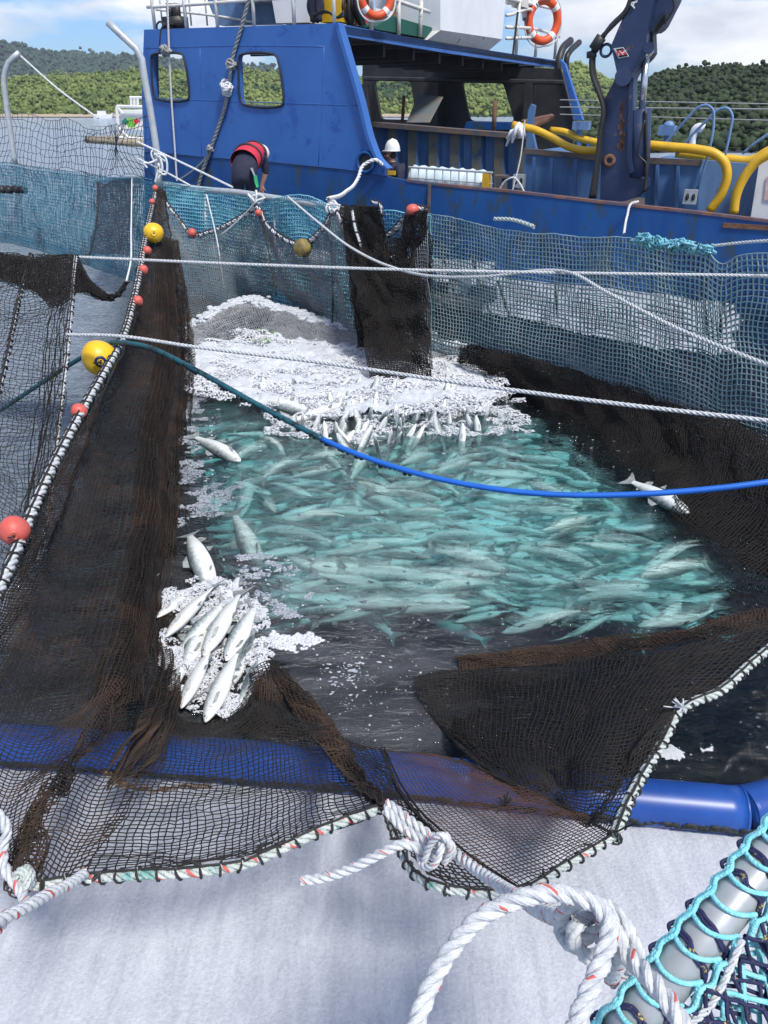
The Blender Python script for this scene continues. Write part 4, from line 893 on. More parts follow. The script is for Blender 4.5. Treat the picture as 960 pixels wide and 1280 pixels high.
# vest: padded shell wrapped over the back
cs = resample(np.array([Q(305, 203, .10), Q(311, 196, .34), Q(318, 192, .58), Q(322, 192, .68)]), 12)
mb = MB(); T, _, _ = frames(cs); v = []; f = []; n_ = 20
for i in range(12):
    t = T[i]; up = np.array([0, 0, 1.]) - t[2] * t; up /= np.linalg.norm(up); sd_ = np.cross(t, up); k = 1 - .18 * (i / 11) ** 2
    for q_ in range(n_):
        a = q_ / n_ * 2 * math.pi; v.append(cs[i] + sd_ * .235 * k * math.cos(a) + up * .205 * k * math.sin(a))
for i in range(11):
    for q_ in range(n_): f.append((i * n_ + q_, i * n_ + (q_ + 1) % n_, (i + 1) * n_ + (q_ + 1) % n_, (i + 1) * n_ + q_))
mb.add(v, f); mb.build('life_vest', M['vest'], e1, True)
for i in (4, 9):
    mb = MB(); mb.tube([np.array(p) + (np.array(p) - cs[i]) * .03 for p in v[i * n_:(i + 1) * n_]] + [v[i * n_]], .022, 6, caps=False); mb.build('vest_strap', M['black'], e1, True)
mb = MB(); blob(mb, Q(327, 190.5, 1.0), (.125, .02, -.06), (0, .14, 0), (.05, 0, .12), 16, 10); mb.build('helmet', M['helmet'], e1, True)
mb = MB(); mb.prism([Q(317, 219, -.22), Q(321, 219, -.2), Q(323.5, 233, -.15), Q(321, 235, -.18), Q(318, 227, -.2)], [Q(317, 219, -.16), Q(321, 219, -.14), Q(323.5, 233, -.09), Q(321, 235, -.12), Q(318, 227, -.14)]); mb.build('hip_glove', M['green_cloth'], e1)
mb = MB(); mb.prism([Q(313, 210, -.2), Q(315.5, 209.5, -.2), Q(319, 219, -.2), Q(317, 219, -.2)], [Q(313, 210, -.1), Q(315.5, 209.5, -.1), Q(319, 219, -.1), Q(317, 219, -.1)]); mb.build('hip_tool', M['galv'], e1)
# his walkway
wk = empty('walkway', P(330, 0, Y=13.9) * [1, 1, 0]); tag(wk, 'narrow float walkway behind the far net rail', 'walkway')
a, b = np.array([-3.6, 14.2, .60]), np.array([1.6, 12.1, .60]); dd = (b - a); nn_ = np.cross([0, 0, 1.], dd); nn_ /= np.linalg.norm(nn_)
MB().box((a + b) / 2 + nn_ * .1, dd, nn_ * .8, [0, 0, .06]).build('grating', M['galv'], wk)
for s_ in (-.3, .5): MB().tube([a + nn_ * s_ - [0, 0, .5], b + nn_ * s_ - [0, 0, .5]], .16, 14).build('float_pipe', M['black'], wk, True)
for k in range(6): MB().box(a + dd * (k + .5) / 6 + nn_ * .1 - [0, 0, .22], dd / np.linalg.norm(dd) * .15, nn_ * .7, [0, 0, .42]).build('bracket', M['galv'], wk)
# ------------------------------------------------------------------ far fence: rail, poles and nets
fx = np.array([-80, 0, 100, 197, 240, 300, 345, 420, 540, 620, 720, 800, 960, 1080], float)
fY = np.array([20.5, 19, 16.2, 13.4, 13.0, 12.2, 11.6, 10.6, 9.4, 8.7, 7.9, 7.25, 6.2, 5.5])
def FY(x): return float(np.interp(x, fx, fY))
def FN(x, y, d=0): return P(x, y, Y=FY(x) + d)
def F0(x, h=0., d=0):
    Y = FY(x) + d; z = Y * cT - (h - H) * sT; return np.array([(x - 480) / F * z, Y, h])
tag(rope('bird_net_stay', np.array([P(26, 70, Y=17), P(75, 113, Y=16.5), P(123, 148, Y=16)]), .018, M['far_rope']), 'thin white stay from the top of the left bent pole sloping to the water', 'rope')
def pole(l, Y, r_, lab):
    o = MB().tube(resample(np.array([P(x, y, Y=Y) for x, y in l]), 16), r_, 12).build('bird_net_pole', M['galv'], None, True); tag(o, lab, 'pole', 'bent grey bird net poles')
pole([(135, 28), (155, 47), (174, 66), (181, 100), (190, 150), (197, 200), (199, 235)], 13.2, .052, 'bent grey pole with white cord tied to it in front of the ship bow')
pole([(24, 66), (10, 80), (6, 92), (8, 130), (14, 170), (19, 205)], 17.5, .055, 'bent grey pole farther off at the left edge of the photo')
# upper bird net, thin dark mesh between the poles
top = [F0(x, 0) for x in (0,)]
bird = [[P(-40, 125, Y=18.8), P(20, 141, Y=18), P(60, 152, Y=17.2), P(110, 158, Y=16), P(150, 152, Y=14.6), P(188, 148, Y=13.5)],
        [P(-40, 175, Y=18.9), P(20, 180, Y=18), P(60, 184, Y=17.3), P(110, 189, Y=16.1), P(150, 192, Y=14.7), P(192, 195, Y=13.5)],
        [P(-40, 203, Y=18.9), P(20, 206, Y=18.2), P(60, 211, Y=17.4), P(110, 216, Y=16.2), P(150, 219, Y=14.8), P(197, 225, Y=13.5)]]
o, _ = net('bird_net', bird, .135, .0055, M['net_navy'], jit=.10, seed=2); tag(o, 'thin dark open bird net stretched above the far left fence', 'net')
def fence(name, tp, bh, cell, r_, m, lab, d=0, seed=1, rows=4, wave=.02, bp=None, parent=None, sides=3, jit=.05):
    T_ = [FN(x, y, d) for x, y in tp]
    B_ = [F0(x, bh, d) for x, y in tp] if bp is None else bp
    ctrl = [[T_[i] + (B_[i] - T_[i]) * k / (rows - 1) for i in range(len(tp))] for k in range(rows)]
    o, G = net(name, ctrl, cell, r_, M[m], parent, jit=jit, seed=seed, wave=wave, wavelen=1.4, sides=sides)
    if lab: tag(o, lab, 'net')
    return o, G
fence('fence_net', [(-70, 203), (0, 206), (60, 214), (120, 221), (165, 224), (199, 228)], -.25, .060, .0062, 'net_blue', 'teal fence net left of the brown net, below the bird net', d=-.1, seed=3)
fence('fence_net', [(-70, 199), (0, 203), (60, 211), (120, 218), (165, 222), (199, 226)], -.25, .075, .0075, 'net_blue', 'second blue layer of netting behind the left teal fence net', d=.5, seed=4)
fence('fence_net', [(200, 228), (245, 234), (285, 238), (323, 246), (345, 248), (380, 244), (420, 258), (440, 262), (480, 262), (540, 270)], -.25, .052, .0085, 'net_cyan', 'pale cyan fence net hanging from the white rail in front of the ship', d=0, seed=5)
fence('fence_net', [(210, 232), (260, 238), (323, 249), (380, 250), (440, 265)], -.25, .06, .008, 'net_cyan', 'rear layer of cyan netting behind the scalloped net', d=.35, seed=15)
rt = [(532, 268), (560, 271), (595, 278), (630, 287), (655, 290), (690, 292), (720, 295), (780, 297), (830, 306), (885, 317), (905, 330), (922, 320), (960, 318), (1030, 322)]
fence('fence_net', rt, -.3, .046, .0062, 'net_teal', 'long pale teal fence net right of the dark bundle in front of the ship hull', seed=6, wave=.02, sides=4, jit=.05)
fence('fence_net', [(x, y + 4) for x, y in rt], -.3, .05, .006, 'net_navy', 'darker second net layer hanging behind the long right fence net', d=.28, seed=7, wave=.03, jit=.05)
G0 = resample(np.array([FN(x, y - 1) for x, y in rt]), 80)
tag(rope('head_rope', np.array([FN(x, y - 1.5, -.02) for x, y in ((618, 275), (640, 276), (658, 281), (668, 285))]), .022, M['green_rope']), 'short frayed whitish rope on the right fence net top', 'rope')
mb = MB(); rs = np.random.RandomState(3)
for k in range(16):
    l = [FN(x, y + rs.randn() * 2.6, -.04 - .008 * k) for x, y in ((796, 297), (815, 301), (835, 305), (855, 306), (872, 311), (889, 313))]; mb.tube(resample(np.array(l), 30) + rs.randn(30, 3) * .018, .009, 5)
for k in range(22): x = 798 + rs.rand() * 90; y = 300 + (x - 798) * .15; mb.tube([FN(x, y - 4, -.1), FN(x + rs.randn() * 8, y + 5, -.12)], .007, 5)
tag(mb.build('twine_bundle', M['net_cyan'], None, True), 'bunched bright cyan twine on the top edge of the right fence net', 'twine')
tag(rope('hanging_line', np.array([FN(893, 307, -.1), FN(930, 303, -.1), FN(1000, 299, -.1)]), .014, M['far_rope']), 'thin white line along the hull right of the cyan twine bundle', 'rope')
for x0, y0, x1, y1, lab in ((549, 300, 577, 390, 'dark seam cord slanting down the fence net nearest the dark bundle'), (590, 318, 618, 408, 'middle dark seam cord slanting down the right fence net'), (622, 350, 655, 440, 'dark seam cord slanting down the fence net, third from the bundle')):
    tag(MB().tube(resample(np.array([FN(x0, y0, .15), FN((x0 + x1) / 2 - 2, (y0 + y1) / 2, .15), FN(x1, y1, .15)]), 10), .016, 5).build('seam_cord', M['lash'], None, True), lab, 'cord')
for x0, y0, x1, y1, lab in ((693, 344, 697, 398, 'short dark cord below the rope fork on the right fence net'), (880, 372, 882, 420, 'left one of two short dark cords near the right edge of the fence net'), (903, 378, 899, 425, 'right one of two short dark cords near the right edge of the fence net')):
    tag(MB().tube([FN(x0, y0, .1), FN(x1, y1, .1)], .012, 5).build('seam_cord', M['lash'], None, True), lab, 'cord')
# white rail along the far fence
rp_ = resample(np.array([FN(199, 230, .06), FN(215, 232, .06), FN(255, 237, .06), (FN(300, 241, .06)), FN(345, 248, .06), FN(385, 254, .06), FN(428, 262, .06)]), 30)
rl = empty('hand_rail', F0(300, 0)); tag(rl, 'pale tubular hand rail holding up the cyan fence net by the bending man', 'rail')
MB().tube(rp_, .045, 12).build('top_rail', M['galv'], rl, True)
for x in (258, 345, 425): MB().tube([FN(x, 237 + (x - 255) * .15, .06), F0(x, -.3, .06)], .035, 10).build('rail_post', M['galv'], rl, True)
# inner grey net hanging in scallops from a rope
scal = [(201, 238), (208, 252), (222, 272), (240, 293), (262, 290), (290, 278), (310, 266), (322, 258), (334, 280), (358, 300), (378, 305), (396, 294), (408, 280), (420, 262), (429, 280), (443, 303), (470, 301), (495, 286), (508, 270), (517, 261), (533, 262)]
sT_ = resample(np.array([FN(x, y, -.3) for x, y in scal]), 42)
sn = empty('seine_net', F0(360, 0, -.3)); tag(sn, 'grey inner net slung in scallops along the far fence down to the foam', 'net')
xb = np.linspace(215, 540, 42)
yb = np.interp(xb, [215, 235, 260, 300, 350, 400, 440, 480, 540], [410, 402, 388, 376, 385, 402, 424, 440, 462])
sB = np.array([P(x, y, h=.12) for x, y in zip(xb, yb)])
ctrl = [sT_ + (sB - sT_) * k / 4 + np.array([0, -.12 * math.sin(k / 4 * math.pi), 0]) for k in range(5)]
net('netting', ctrl, .036, .0058, M['net_grey'], sn, jit=.05, seed=8, wave=.03)
rope('float_line', sT_, .030, [M['far_rope'], M['lash']], sn, pitch=.2)
rings(sT_, .032, .011, .15, 3).build('lashing', M['lash'], sn)
for (x, y), (x2, y2) in (((322, 262), (345, 370)), ((412, 270), (414, 450)), ((322, 250), (275, 295)), ((258, 243), (280, 360))):
    MB().tube(resample(np.array([FN(x, y, -.34), (FN(x, y, -.34) + P(x2, y2, Y=FY(x2) - .5)) / 2 + [.03, 0, 0], P(x2, y2, Y=FY(x2) - .5)]), 12), .011, 5).build('seam_cord', M['lash'] if x2 > 300 else M['far_rope'], sn, True)
# white tie cords at the two rail knots
for (x, y, lab, cat) in ((198, 196, 'white cord bundle knotted round the bent pole before the ship bow', 'knot'), (320, 248, 'white ties gathered on the far rail below the bending man', 'knot'), (418, 260, 'white ties on the far rail left of the dark net bundle', 'knot')):
    k = knot(FN(x, y, -.2), .016, .10, 'far_rope', lab, 4, int(x), cat)
mb = MB(); Y_ = 13.0
for l in ([(197, 192), (206, 196), (209, 208), (207, 218), (201, 217), (198, 204)], [(196, 200), (186, 204), (180, 204), (184, 210)], [(199, 208), (196, 220), (194, 228)], [(200, 196), (203, 210), (198, 224)]):
    mb.tube(resample(np.array([P(x, y, Y=Y_ - .1) for x, y in l]), 24), .017, 6)
tag(mb.build('cord', M['far_rope'], None, True), 'white cord loops and tails hanging below the pole knot', 'cord')
tag(rope('stay_line', np.array([P(171, 177, Y=13), P(235, 207, Y=13), P(291, 234, Y=12.5)]), .018, M['far_rope']), 'white line from the pole across the lower hull to the bending man', 'rope')
tag(rope('stay_line', np.array([P(172, 198, Y=13.2), P(205, 214, Y=13.1), P(238, 232, Y=13)]), .016, M['far_rope']), 'lower white line running from the pole knot down to the rail', 'rope')
# dark bundle of net thrown over the fence
bd = empty('folded_net', F0(480, 0, -.5)); tag(bd, 'dark brown folded net bundle draped over the fence right of centre', 'net')
def pan(tl, tr_, bl, br, d0, Yb_, n, nm, seed):
    for k in range(n):
        rs = np.random.RandomState(seed + k); ctrl = []
        for q_ in np.linspace(0, 1, 6):
            row = []
            for u_ in np.linspace(0, 1, 5):
                x = (tl[0] * (1 - u_) + tr_[0] * u_) * (1 - q_) + (bl[0] * (1 - u_) + br[0] * u_) * q_; y = (tl[1] * (1 - u_) + tr_[1] * u_) * (1 - q_) + (bl[1] * (1 - u_) + br[1] * u_) * q_
                row.append(P(x, y, Y=(FY(x) + d0) * (1 - q_) + Yb_ * q_ + rs.randn() * .03 - k * .05))
            ctrl.append(row)
        net(nm, ctrl, .021, .0046 if k else .0058, M['net_dark'], bd, jit=.15, seed=seed + k, wave=.05, sides=3)
pan((428, 259), (474, 259), (447, 432), (506, 438), -.42, 9.15, 3, 'netting', 40)
pan((445, 300), (534, 300), (462, 486), (536, 496), -.36, 8.25, 1, 'netting', 45)
pan((427, 257), (476, 258), (450, 400), (500, 420), -.5, 8.95, 1, 'netting', 60)
pan((506, 270), (535, 263), (476, 434), (536, 440), -.4, 9.05, 2, 'netting', 50)
for l in ([(440, 262), (444, 285), (452, 310), (458, 345), (465, 372), (470, 384)], [(465, 252), (476, 257), (478, 268)]):
    p_ = np.array([FN(x, y, -.75) for x, y in l]); rope('edge_rope', p_, .018, [M['far_rope']], bd, pitch=.12); rings(resample(p_, 14), .022, .009, .13, 5).build('lashing', M['lash'], bd)
# ------------------------------------------------------------------ brown seine curtain on the left
ls = empty('seine_net', P(110, 700, h=0)); tag(ls, 'long brown net curtain hanging from the lashed float line at the left of the pen', 'net')
rows = [
 [P(195, 237, Y=12.8), P(197, 237, Y=12.8), P(199, 238, Y=12.8), P(201, 239, Y=12.8), P(203, 240, Y=12.8)],
 [P(183, 291, Y=10.3), P(190, 292, Y=10.6), P(198, 294, Y=10.5), P(206, 297, Y=11.0), P(214, 300, Y=11.2)],
 [P(167, 376, Y=7.6), P(180, 378, Y=8.4), P(196, 380, Y=8.6), P(210, 382, Y=9.6), P(223, 384, Y=9.8)],
 [P(150, 430, Y=6.2), P(172, 434, Y=7.2), P(194, 440, Y=7.2), P(212, 446, Y=8.4), P(226, 455, Y=8.4)],
 [P(102, 515, Y=4.95), P(140, 522, Y=5.7), P(172, 530, Y=5.9), P(202, 540, Y=6.8), P(225, 555, h=.0)],
 [P(58, 600, Y=4.15), P(112, 612, Y=4.7), P(158, 625, Y=4.7), P(195, 635, Y=5.3), P(219, 650, h=0)],
 [P(0, 735, Y=3.25), P(70, 745, Y=3.6), P(130, 752, Y=3.55), P(178, 760, Y=3.95), P(204, 765, h=.02)],
 [P(-75, 880, Y=2.5), P(10, 890, Y=2.58), P(90, 890, Y=2.6), P(158, 885, Y=2.74), P(204, 875, h=.06)],
 [P(-120, 980, Y=2.0), P(-30, 985, Y=2.08), P(40, 985, Y=2.1), P(100, 985, Y=2.12), P(170, 985, Y=2.16)],
 [P(-90, 1060, Y=1.65), P(-10, 1075, Y=1.6), P(20, 1090, Y=1.55), P(40, 1104, Y=1.5), P(105, 1098, Y=1.52)]]
o, GL = net('netting', rows, .0260, .0027, M['net_brown'], ls, jit=.06, seed=11, wave=.012, wavelen=.6, fold=(.035, 2.6))
# second, looser layer and fold bundles that read as the darker pleats
rows2 = [[p + np.array([.04, .10, -.04]) for p in r_] for r_ in rows]
net('netting', [r_[2:4] for r_ in rows2[1:8]], .0250, .0024, M['net_brown'], ls, jit=.07, seed=12, fold=(.05, 2.0))
rows3 = [[p + np.array([.06, .14, -.05]) for p in r_] for r_ in rows]
net('netting', [[r_[3], (r_[3] + r_[4]) / 2, r_[4]] for r_ in rows3[1:9]], .021, .0027, M['net_brown'], ls, jit=.07, seed=13, fold=(.04, 2.4))
fl = resample(np.array([r_[0] for r_ in rows[:8]]), 160)
rope('float_line', fl, .031, [M['white_rope']], ls, pitch=.15, sides=8)
rings(fl, .034, .0070, .10, 5).build('lashing', M['lash'], ls)
net('netting', [[q_ + np.array([.03, .07, -.03]) for q_ in r_[0:4]] for r_ in rows[1:8]], .0255, .0022, M['net_brown'], ls, jit=.06, seed=19, fold=(.02, 3))
# underwater skirt of the same net
sk = [[r_[4] for r_ in rows[4:8]], [r_[4] + np.array([.25, .05, -.5]) for r_ in rows[4:8]], [r_[4] + np.array([.6, .1, -1.4]) for r_ in rows[4:8]]]
net('netting', sk, .04, .006, M['net_dark'], ls, jit=.1, seed=14)
# apron in the foreground
B = [
 [P(104, 1098, Y=1.52), P(170, 1093, Y=1.5), P(240, 1090, Y=1.5), P(305, 1080, Y=1.55), P(360, 1057, Y=1.6), P(415, 1032, Y=1.68), P(478, 1010, Y=1.75)],
 [P(128, 1040, Y=1.85), P(185, 1040, Y=1.85), P(245, 1035, Y=1.85), P(305, 1025, Y=1.9), P(355, 1005, Y=1.95), P(405, 990, Y=2.0), P(462, 985, Y=1.95)],
 [P(165, 985, Y=2.17), P(205, 985, Y=2.15), P(255, 982, Y=2.14), P(305, 975, Y=2.17), P(350, 962, Y=2.2), P(395, 955, Y=2.25), P(440, 960, Y=2.2)],
 [P(192, 930, Y=2.46), P(220, 935, Y=2.45), P(260, 938, Y=2.44), P(300, 930, Y=2.46), P(340, 915, Y=2.52), P(380, 918, Y=2.5), P(415, 922, Y=2.48)],
 [P(203, 878, h=.03), P(222, 898, h=.02), P(258, 907, h=.02), P(296, 893, h=.03), P(325, 860, h=.10), P(358, 876, h=.2), P(388, 888, Y=2.85)],
 [P(203, 860, h=-.15), P(224, 885, h=-.25), P(258, 890, h=-.3), P(292, 876, h=-.2), P(316, 838, h=.14), P(342, 828, h=.24), P(366, 858, h=.22)]]
ap = empty('seine_net', P(270, 1000, h=.3)); tag(ap, 'black mesh net apron over the blue float pipe with its lashed hem above foam', 'net')
_, GA = net('netting', B, .0250, .0024, M['net_black'], ap, jit=.07, seed=21, wave=.022, wavelen=.5, sides=4)
# pleat running from the raised peak to the rope knot (folded several times)
for k in range(4):
    c = [[P(335 + 3 * k, 828 + k, h=.24), P(350 + 4 * k, 835 + 3 * k, h=.22 + .01 * k)], [P(358, 872, Y=2.95 - .02 * k), P(395, 880, Y=2.88 - .02 * k)], [P(405, 935, Y=2.42 - .02 * k), P(432, 935, Y=2.40 - .02 * k)], [P(445, 985, Y=1.98 - .02 * k), P(462, 983, Y=1.97 - .02 * k)], [P(474, 1012, Y=1.74 - .01 * k), P(482, 1010, Y=1.73)]]
    net('netting', c, .018, .0028, M['net_brown'], ap, jit=.12, seed=30 + k, sides=3)
for k in range(2):
    c = [[P(318, 850, h=.1), P(335, 830, h=.23), P(350, 838, h=.22)], [P(318, 880, h=.08), P(338, 870, h=.2), P(365, 872, h=.18)], [P(300, 905, h=.05), P(340, 915, Y=2.75), P(390, 920, Y=2.7)]]
    c = [[p - np.array([0, .03 * (k + 1), 0]) for p in r_] for r_ in c]
    net('netting', c, .019, .0027, M['net_brown'], ap, jit=.12, seed=35 + k)
hem = resample(np.array([P(-60, 1060, Y=1.7), P(-10, 1070, Y=1.62), P(36, 1106, Y=1.5)] + B[0]), 120)
rope('border_rope', hem[8:], .0180, [M['green_rope'], M['tracer']], ap, pitch=.10, sides=8, tracer=True)
rings(hem[8:], .0205, .0042, .06, 8, tails=.035).build('lashing', M['lash'], ap)
mb = MB(); rs = np.random.RandomState(6)   # dirty twine fragment caught in the mesh
l = resample(np.array([P(130, 963, Y=2.3), P(150, 978, Y=2.25), P(185, 987, Y=2.2), P(222, 984, Y=2.2), (P(262, 983, Y=2.22))]), 40)
for k in range(5): mb.tube(l + rs.randn(40, 3) * .006, .003, 4)
tag(mb.build('twine_scrap', mat('tan_twine', (.25, .15, .06), (.08, .04, .02), .8, 30), None, True), 'strand of tan twine caught across the black apron mesh', 'twine')
# left corner: second hem rising at the photo edge with two knotted tails
tag(rope('rope', resample(np.array([P(-25, 1020, Y=1.62), P(-2, 1018, Y=1.6), P(8, 1035, Y=1.58), P(4, 1060, Y=1.55), P(6, 1085, Y=1.5), P(22, 1108, Y=1.46), P(5, 1150, Y=1.2), P(-30, 1190, Y=1.05)]), 60), .0165, [M['white_rope'], M['tracer']], pitch=.10, sides=8, tracer=True), 'white rope tail hanging from the left net corner off the photo edge', 'rope')
tag(rope('rope', resample(np.array([P(105, 1092, Y=1.5), P(90, 1103, Y=1.42), P(60, 1118, Y=1.3), P(25, 1138, Y=1.18), P(-25, 1160, Y=1.05)]), 60), .0165, [M['white_rope'], M['tracer']], pitch=.10, sides=8, tracer=True), 'white rope with red tracer pulling the net hem to the lower left', 'rope')
knot(P(32, 1098, Y=1.48), .013, .03, 'green_rope', 'knotted rope cluster at the left corner of the net hem', 4, 9)
# ------------------------------------------------------------------ centre and right nets
cn = empty('seine_net', P(620, 1040, h=.5)); tag(cn, 'rust stained brown net flap between two lashed ropes in the lower centre', 'net')
def CP(x, y): return P(x, y, Y=float(np.interp(y, [900, 940, 985, 1045, 1115], [2.75, 2.5, 2.2, 1.78, 1.48])))
c1 = [[CP(478, 936), CP(518, 940), CP(565, 948)], [CP(500, 985), CP(568, 980), CP(648, 983)], [CP(546, 1040), CP(628, 1030), CP(712, 1012)], [CP(592, 1078), CP(668, 1060), CP(748, 1030)], [CP(642, 1114), CP(706, 1082), CP(770, 1045)]]
net('netting', c1, .0170, .0017, M['net_rust'], cn, jit=.06, seed=41, sides=4, wave=.01)
sel = resample(np.array([CP(478, 936), CP(500, 985), CP(546, 1040), CP(592, 1078), CP(642, 1114)]), 60)
mb = MB(); rs = np.random.RandomState(8)
for k in range(3): mb.tube(sel + np.cumsum(rs.randn(60, 3), axis=0) * .0008 + rs.randn(3) * .004, .0045, 5)
mb.build('selvage', M['net_dark'], cn, True)
mb = MB()
for k in range(2): l = resample(np.array([CP(565 + 10 * k, 948), CP(648, 981 + k * 3), CP(712, 1012), CP(768, 1044)]), 40); mb.tube(l + rs.randn(40, 3) * .001, .0045, 5)
mb.build('selvage', M['net_dark'], cn, True)
c2 = [[CP(400, 905), CP(440, 925), CP(478, 936)], [CP(440, 965), CP(475, 972), CP(500, 985)], [CP(480, 1012), CP(512, 1025), CP(546, 1040)], [CP(506, 1062), CP(548, 1068), CP(592, 1080)], [CP(530, 1102), CP(585, 1115), CP(640, 1116)]]
net('netting', c2, .023, .0024, M['net_black'], cn, jit=.08, seed=42, sides=4)
lh = resample(np.array([CP(482, 1010), CP(497, 1050), CP(512, 1085), CP(532, 1104), CP(585, 1116), CP(642, 1117), CP(706, 1083), CP(768, 1046)]), 80)
rope('border_rope', lh, .013, [M['green_rope'], M['tracer']], cn, pitch=.09, sides=8, tracer=True); rings(lh, .0165, .004, .065, 12, tails=.03).build('lashing', M['lash'], cn)
mb = MB()
for k in range(9): c = CP(632, 1008); d = rs.randn(3) * .02; mb.tube([c - d, c + d * .2 + [0, 0, .01], c + rs.randn(3) * .02], .003, 5)
mb.build('tangle', M['net_dark'], cn, True)
rn = empty('seine_net', P(740, 920, h=.3)); tag(rn, 'black net sheet hanging into the pen on the right below the lashed diagonal rope', 'net')
def DY(x, y): 
    return P(x, y, Y=float(np.interp(y, [750, 800, 845, 900, 960, 1045], [3.35, 3.12, 2.95, 2.6, 2.3, 1.78])))
d1 = [[P(517, 846, h=.06), P(600, 838, h=.10), P(720, 831, h=.18), P(850, 810, Y=2.98), P(1000, 770, Y=3.0)],
      [P(530, 878, h=.02), P(598, 885, h=.06), P(708, 890, Y=2.72), P(800, 870, Y=2.6), P(905, 856, Y=2.55)],
      [P(548, 908, h=.01), P(600, 935, h=.2), P(690, 945, Y=2.42), P(772, 935, Y=2.3), P(852, 886, Y=2.42)],
      [P(592, 950, h=.24), P(630, 972, h=.34), P(690, 990, Y=2.18), P(752, 990, Y=2.05), P(800, 975, Y=2.08)],
      [P(625, 978, Y=2.25), P(660, 992, Y=2.15), P(700, 1012, Y=2.05), P(742, 1030, Y=1.88), P(771, 1044, Y=1.78)]]
_, GD = net('netting', d1, .0235, .0026, M['net_black'], rn, jit=.09, seed=51, wave=.015, wavelen=.5, sides=4, fold=(.012, 3))
net('netting', [[p + np.array([.01, .06, -.05]) for p in r_] for r_ in d1[:4]], .020, .0030, M['net_black'], rn, jit=.10, seed=52, wave=.03, wavelen=.3)
e_ = [[P(570, 822, h=.06), P(700, 806, h=.16), P(820, 792, Y=3.35), P(960, 762, Y=3.3), P(1040, 748, Y=3.2)], [P(576, 838, h=.02), P(720, 826, h=.12), P(850, 806, Y=3.1), P(960, 785, Y=3.1), P(1040, 765, Y=3.1)]]
for k in range(3): net('netting', [[p + np.array([0, .03 * k, -.02 * k]) for p in r_] for r_ in e_], .018, .003, M['net_brown'], rn, jit=.14, seed=55 + k, wave=.02)
rb = resample(np.array([P(768, 1048, Y=1.76), P(785, 1003, Y=1.95), P(800, 975, Y=2.08), P(830, 925, Y=2.3), P(852, 886, Y=2.42), P(866, 878, Y=2.45), P(895, 867, Y=2.5), P(935, 833, Y=2.65), P(975, 800, Y=2.85), P(1010, 775, Y=3.0)]), 100)
rope('border_rope', rb, .0215, [M['green_rope'], M['tracer']], rn, pitch=.10, sides=8); rings(rb, .0235, .005, .08, 15, tails=.02).build('lashing', M['lash'], rn)
mb = MB(); rs = np.random.RandomState(3)
for k in range(16): c = P(853, 884, Y=2.4); d = rs.randn(3) * [.02, .01, .02]; mb.tube([c, c + d + [-.01, 0, .01], c + d * 1.6 + [-.02, 0, .02]], .003, 5)
mb.build('frayed_end', M['white_rope'], rn, True)
tag(rope('tie_end', np.array([P(770, 1040, Y=1.75), P(782, 1034, Y=1.72), P(793, 1030, Y=1.7)]), .0035, M['lash']), 'stiff black twine end sticking out of the right net corner', 'twine')
# right wall of the pen: brown net sloping from the fence into the water
wn = empty('seine_net', P(800, 560, h=0)); tag(wn, 'dark brown wet net wall sloping into the pen below the long right fence', 'net')
w_ = [[F0(575, .35, -.3), F0(650, .4, -.3), F0(730, .4, -.3), F0(820, .4, -.3), F0(930, .4, -.3), F0(1060, .4, -.3)],
      [P(575, 462, h=.0), P(650, 490, h=.02), P(735, 525, h=.04), P(825, 568, h=.08), P(910, 610, h=.14), P(1040, 690, h=.18)],
      [P(590, 476, h=-.14), P(650, 510, h=-.14), P(720, 555, h=-.12), P(800, 608, h=-.06), P(870, 662, h=-.02), P(985, 755, h=-.02)],
      [P(620, 500, h=-.4), P(640, 545, h=-.5), P(690, 600, h=-.6), P(760, 655, h=-.65), P(850, 720, h=-.65), P(940, 800, h=-.6)],
      [P(640, 520, h=-1.4), P(640, 560, h=-1.4), P(680, 620, h=-1.6), P(740, 690, h=-1.6), P(800, 760, h=-1.6), P(880, 850, h=-1.6)]]
net('netting', w_, .026, .0042, M['net_dark'], wn, jit=.12, seed=61, wave=.07, wavelen=.5)
net('netting', [[p + np.array([.05, .10, -.03]) for p in r_] for r_ in w_], .028, .0045, M['net_dark'], wn, jit=.12, seed=62, wave=.07, wavelen=.4)
net('netting', [[p + np.array([.09, .18, -.06]) for p in r_] for r_ in w_[:4]], .025, .0045, M['net_dark'], wn, jit=.12, seed=63, wave=.07, wavelen=.4)
# ------------------------------------------------------------------ left black net on its own rope
def LY(y): return float(np.interp(y, [318, 420, 560, 640], [7.0, 5.8, 5.0, 4.5]))
def LP(x, y, d=0): return P(x, y, Y=LY(y) + d)
ln = empty('seine_net', P(40, 640, h=0)); tag(ln, 'thin black mesh net hanging at the left edge beside open water', 'net')
lc = [[LP(-90, 322), LP(-10, 322), LP(42, 328), LP(70, 324), LP(94, 322)], [LP(-90, 400), LP(-15, 402), LP(24, 402), (LP(58, 402)), LP(87, 400)], [LP(-90, 480), LP(-30, 480), LP(8, 482), LP(48, 486), LP(80, 480)],
      [LP(-90, 560), LP(-40, 565), LP(0, 570), LP(38, 575), LP(70, 560)], [LP(-90, 660), LP(-50, 665), LP(-10, 670), LP(28, 690), LP(64, 640)], [LP(-90, 760, -.3), LP(-60, 780, -.3), LP(-30, 790, -.3), LP(0, 790, -.3), LP(30, 730, -.2)]]
net('netting', lc, .030, .0026, M['net_black'], ln, jit=.16, seed=71, wave=.03, wavelen=.4)
lr = resample(np.array([LP(95, 320), LP(91, 360), LP(86, 420), LP(77, 500), LP(70, 560), LP(65, 610), LP(60, 650), LP(45, 700, -.1)]), 80)
rope('edge_rope', lr, .016, [M['white_rope']], ln, pitch=.12); rings(lr, .019, .006, .12, 4).build('lashing', M['lash'], ln)
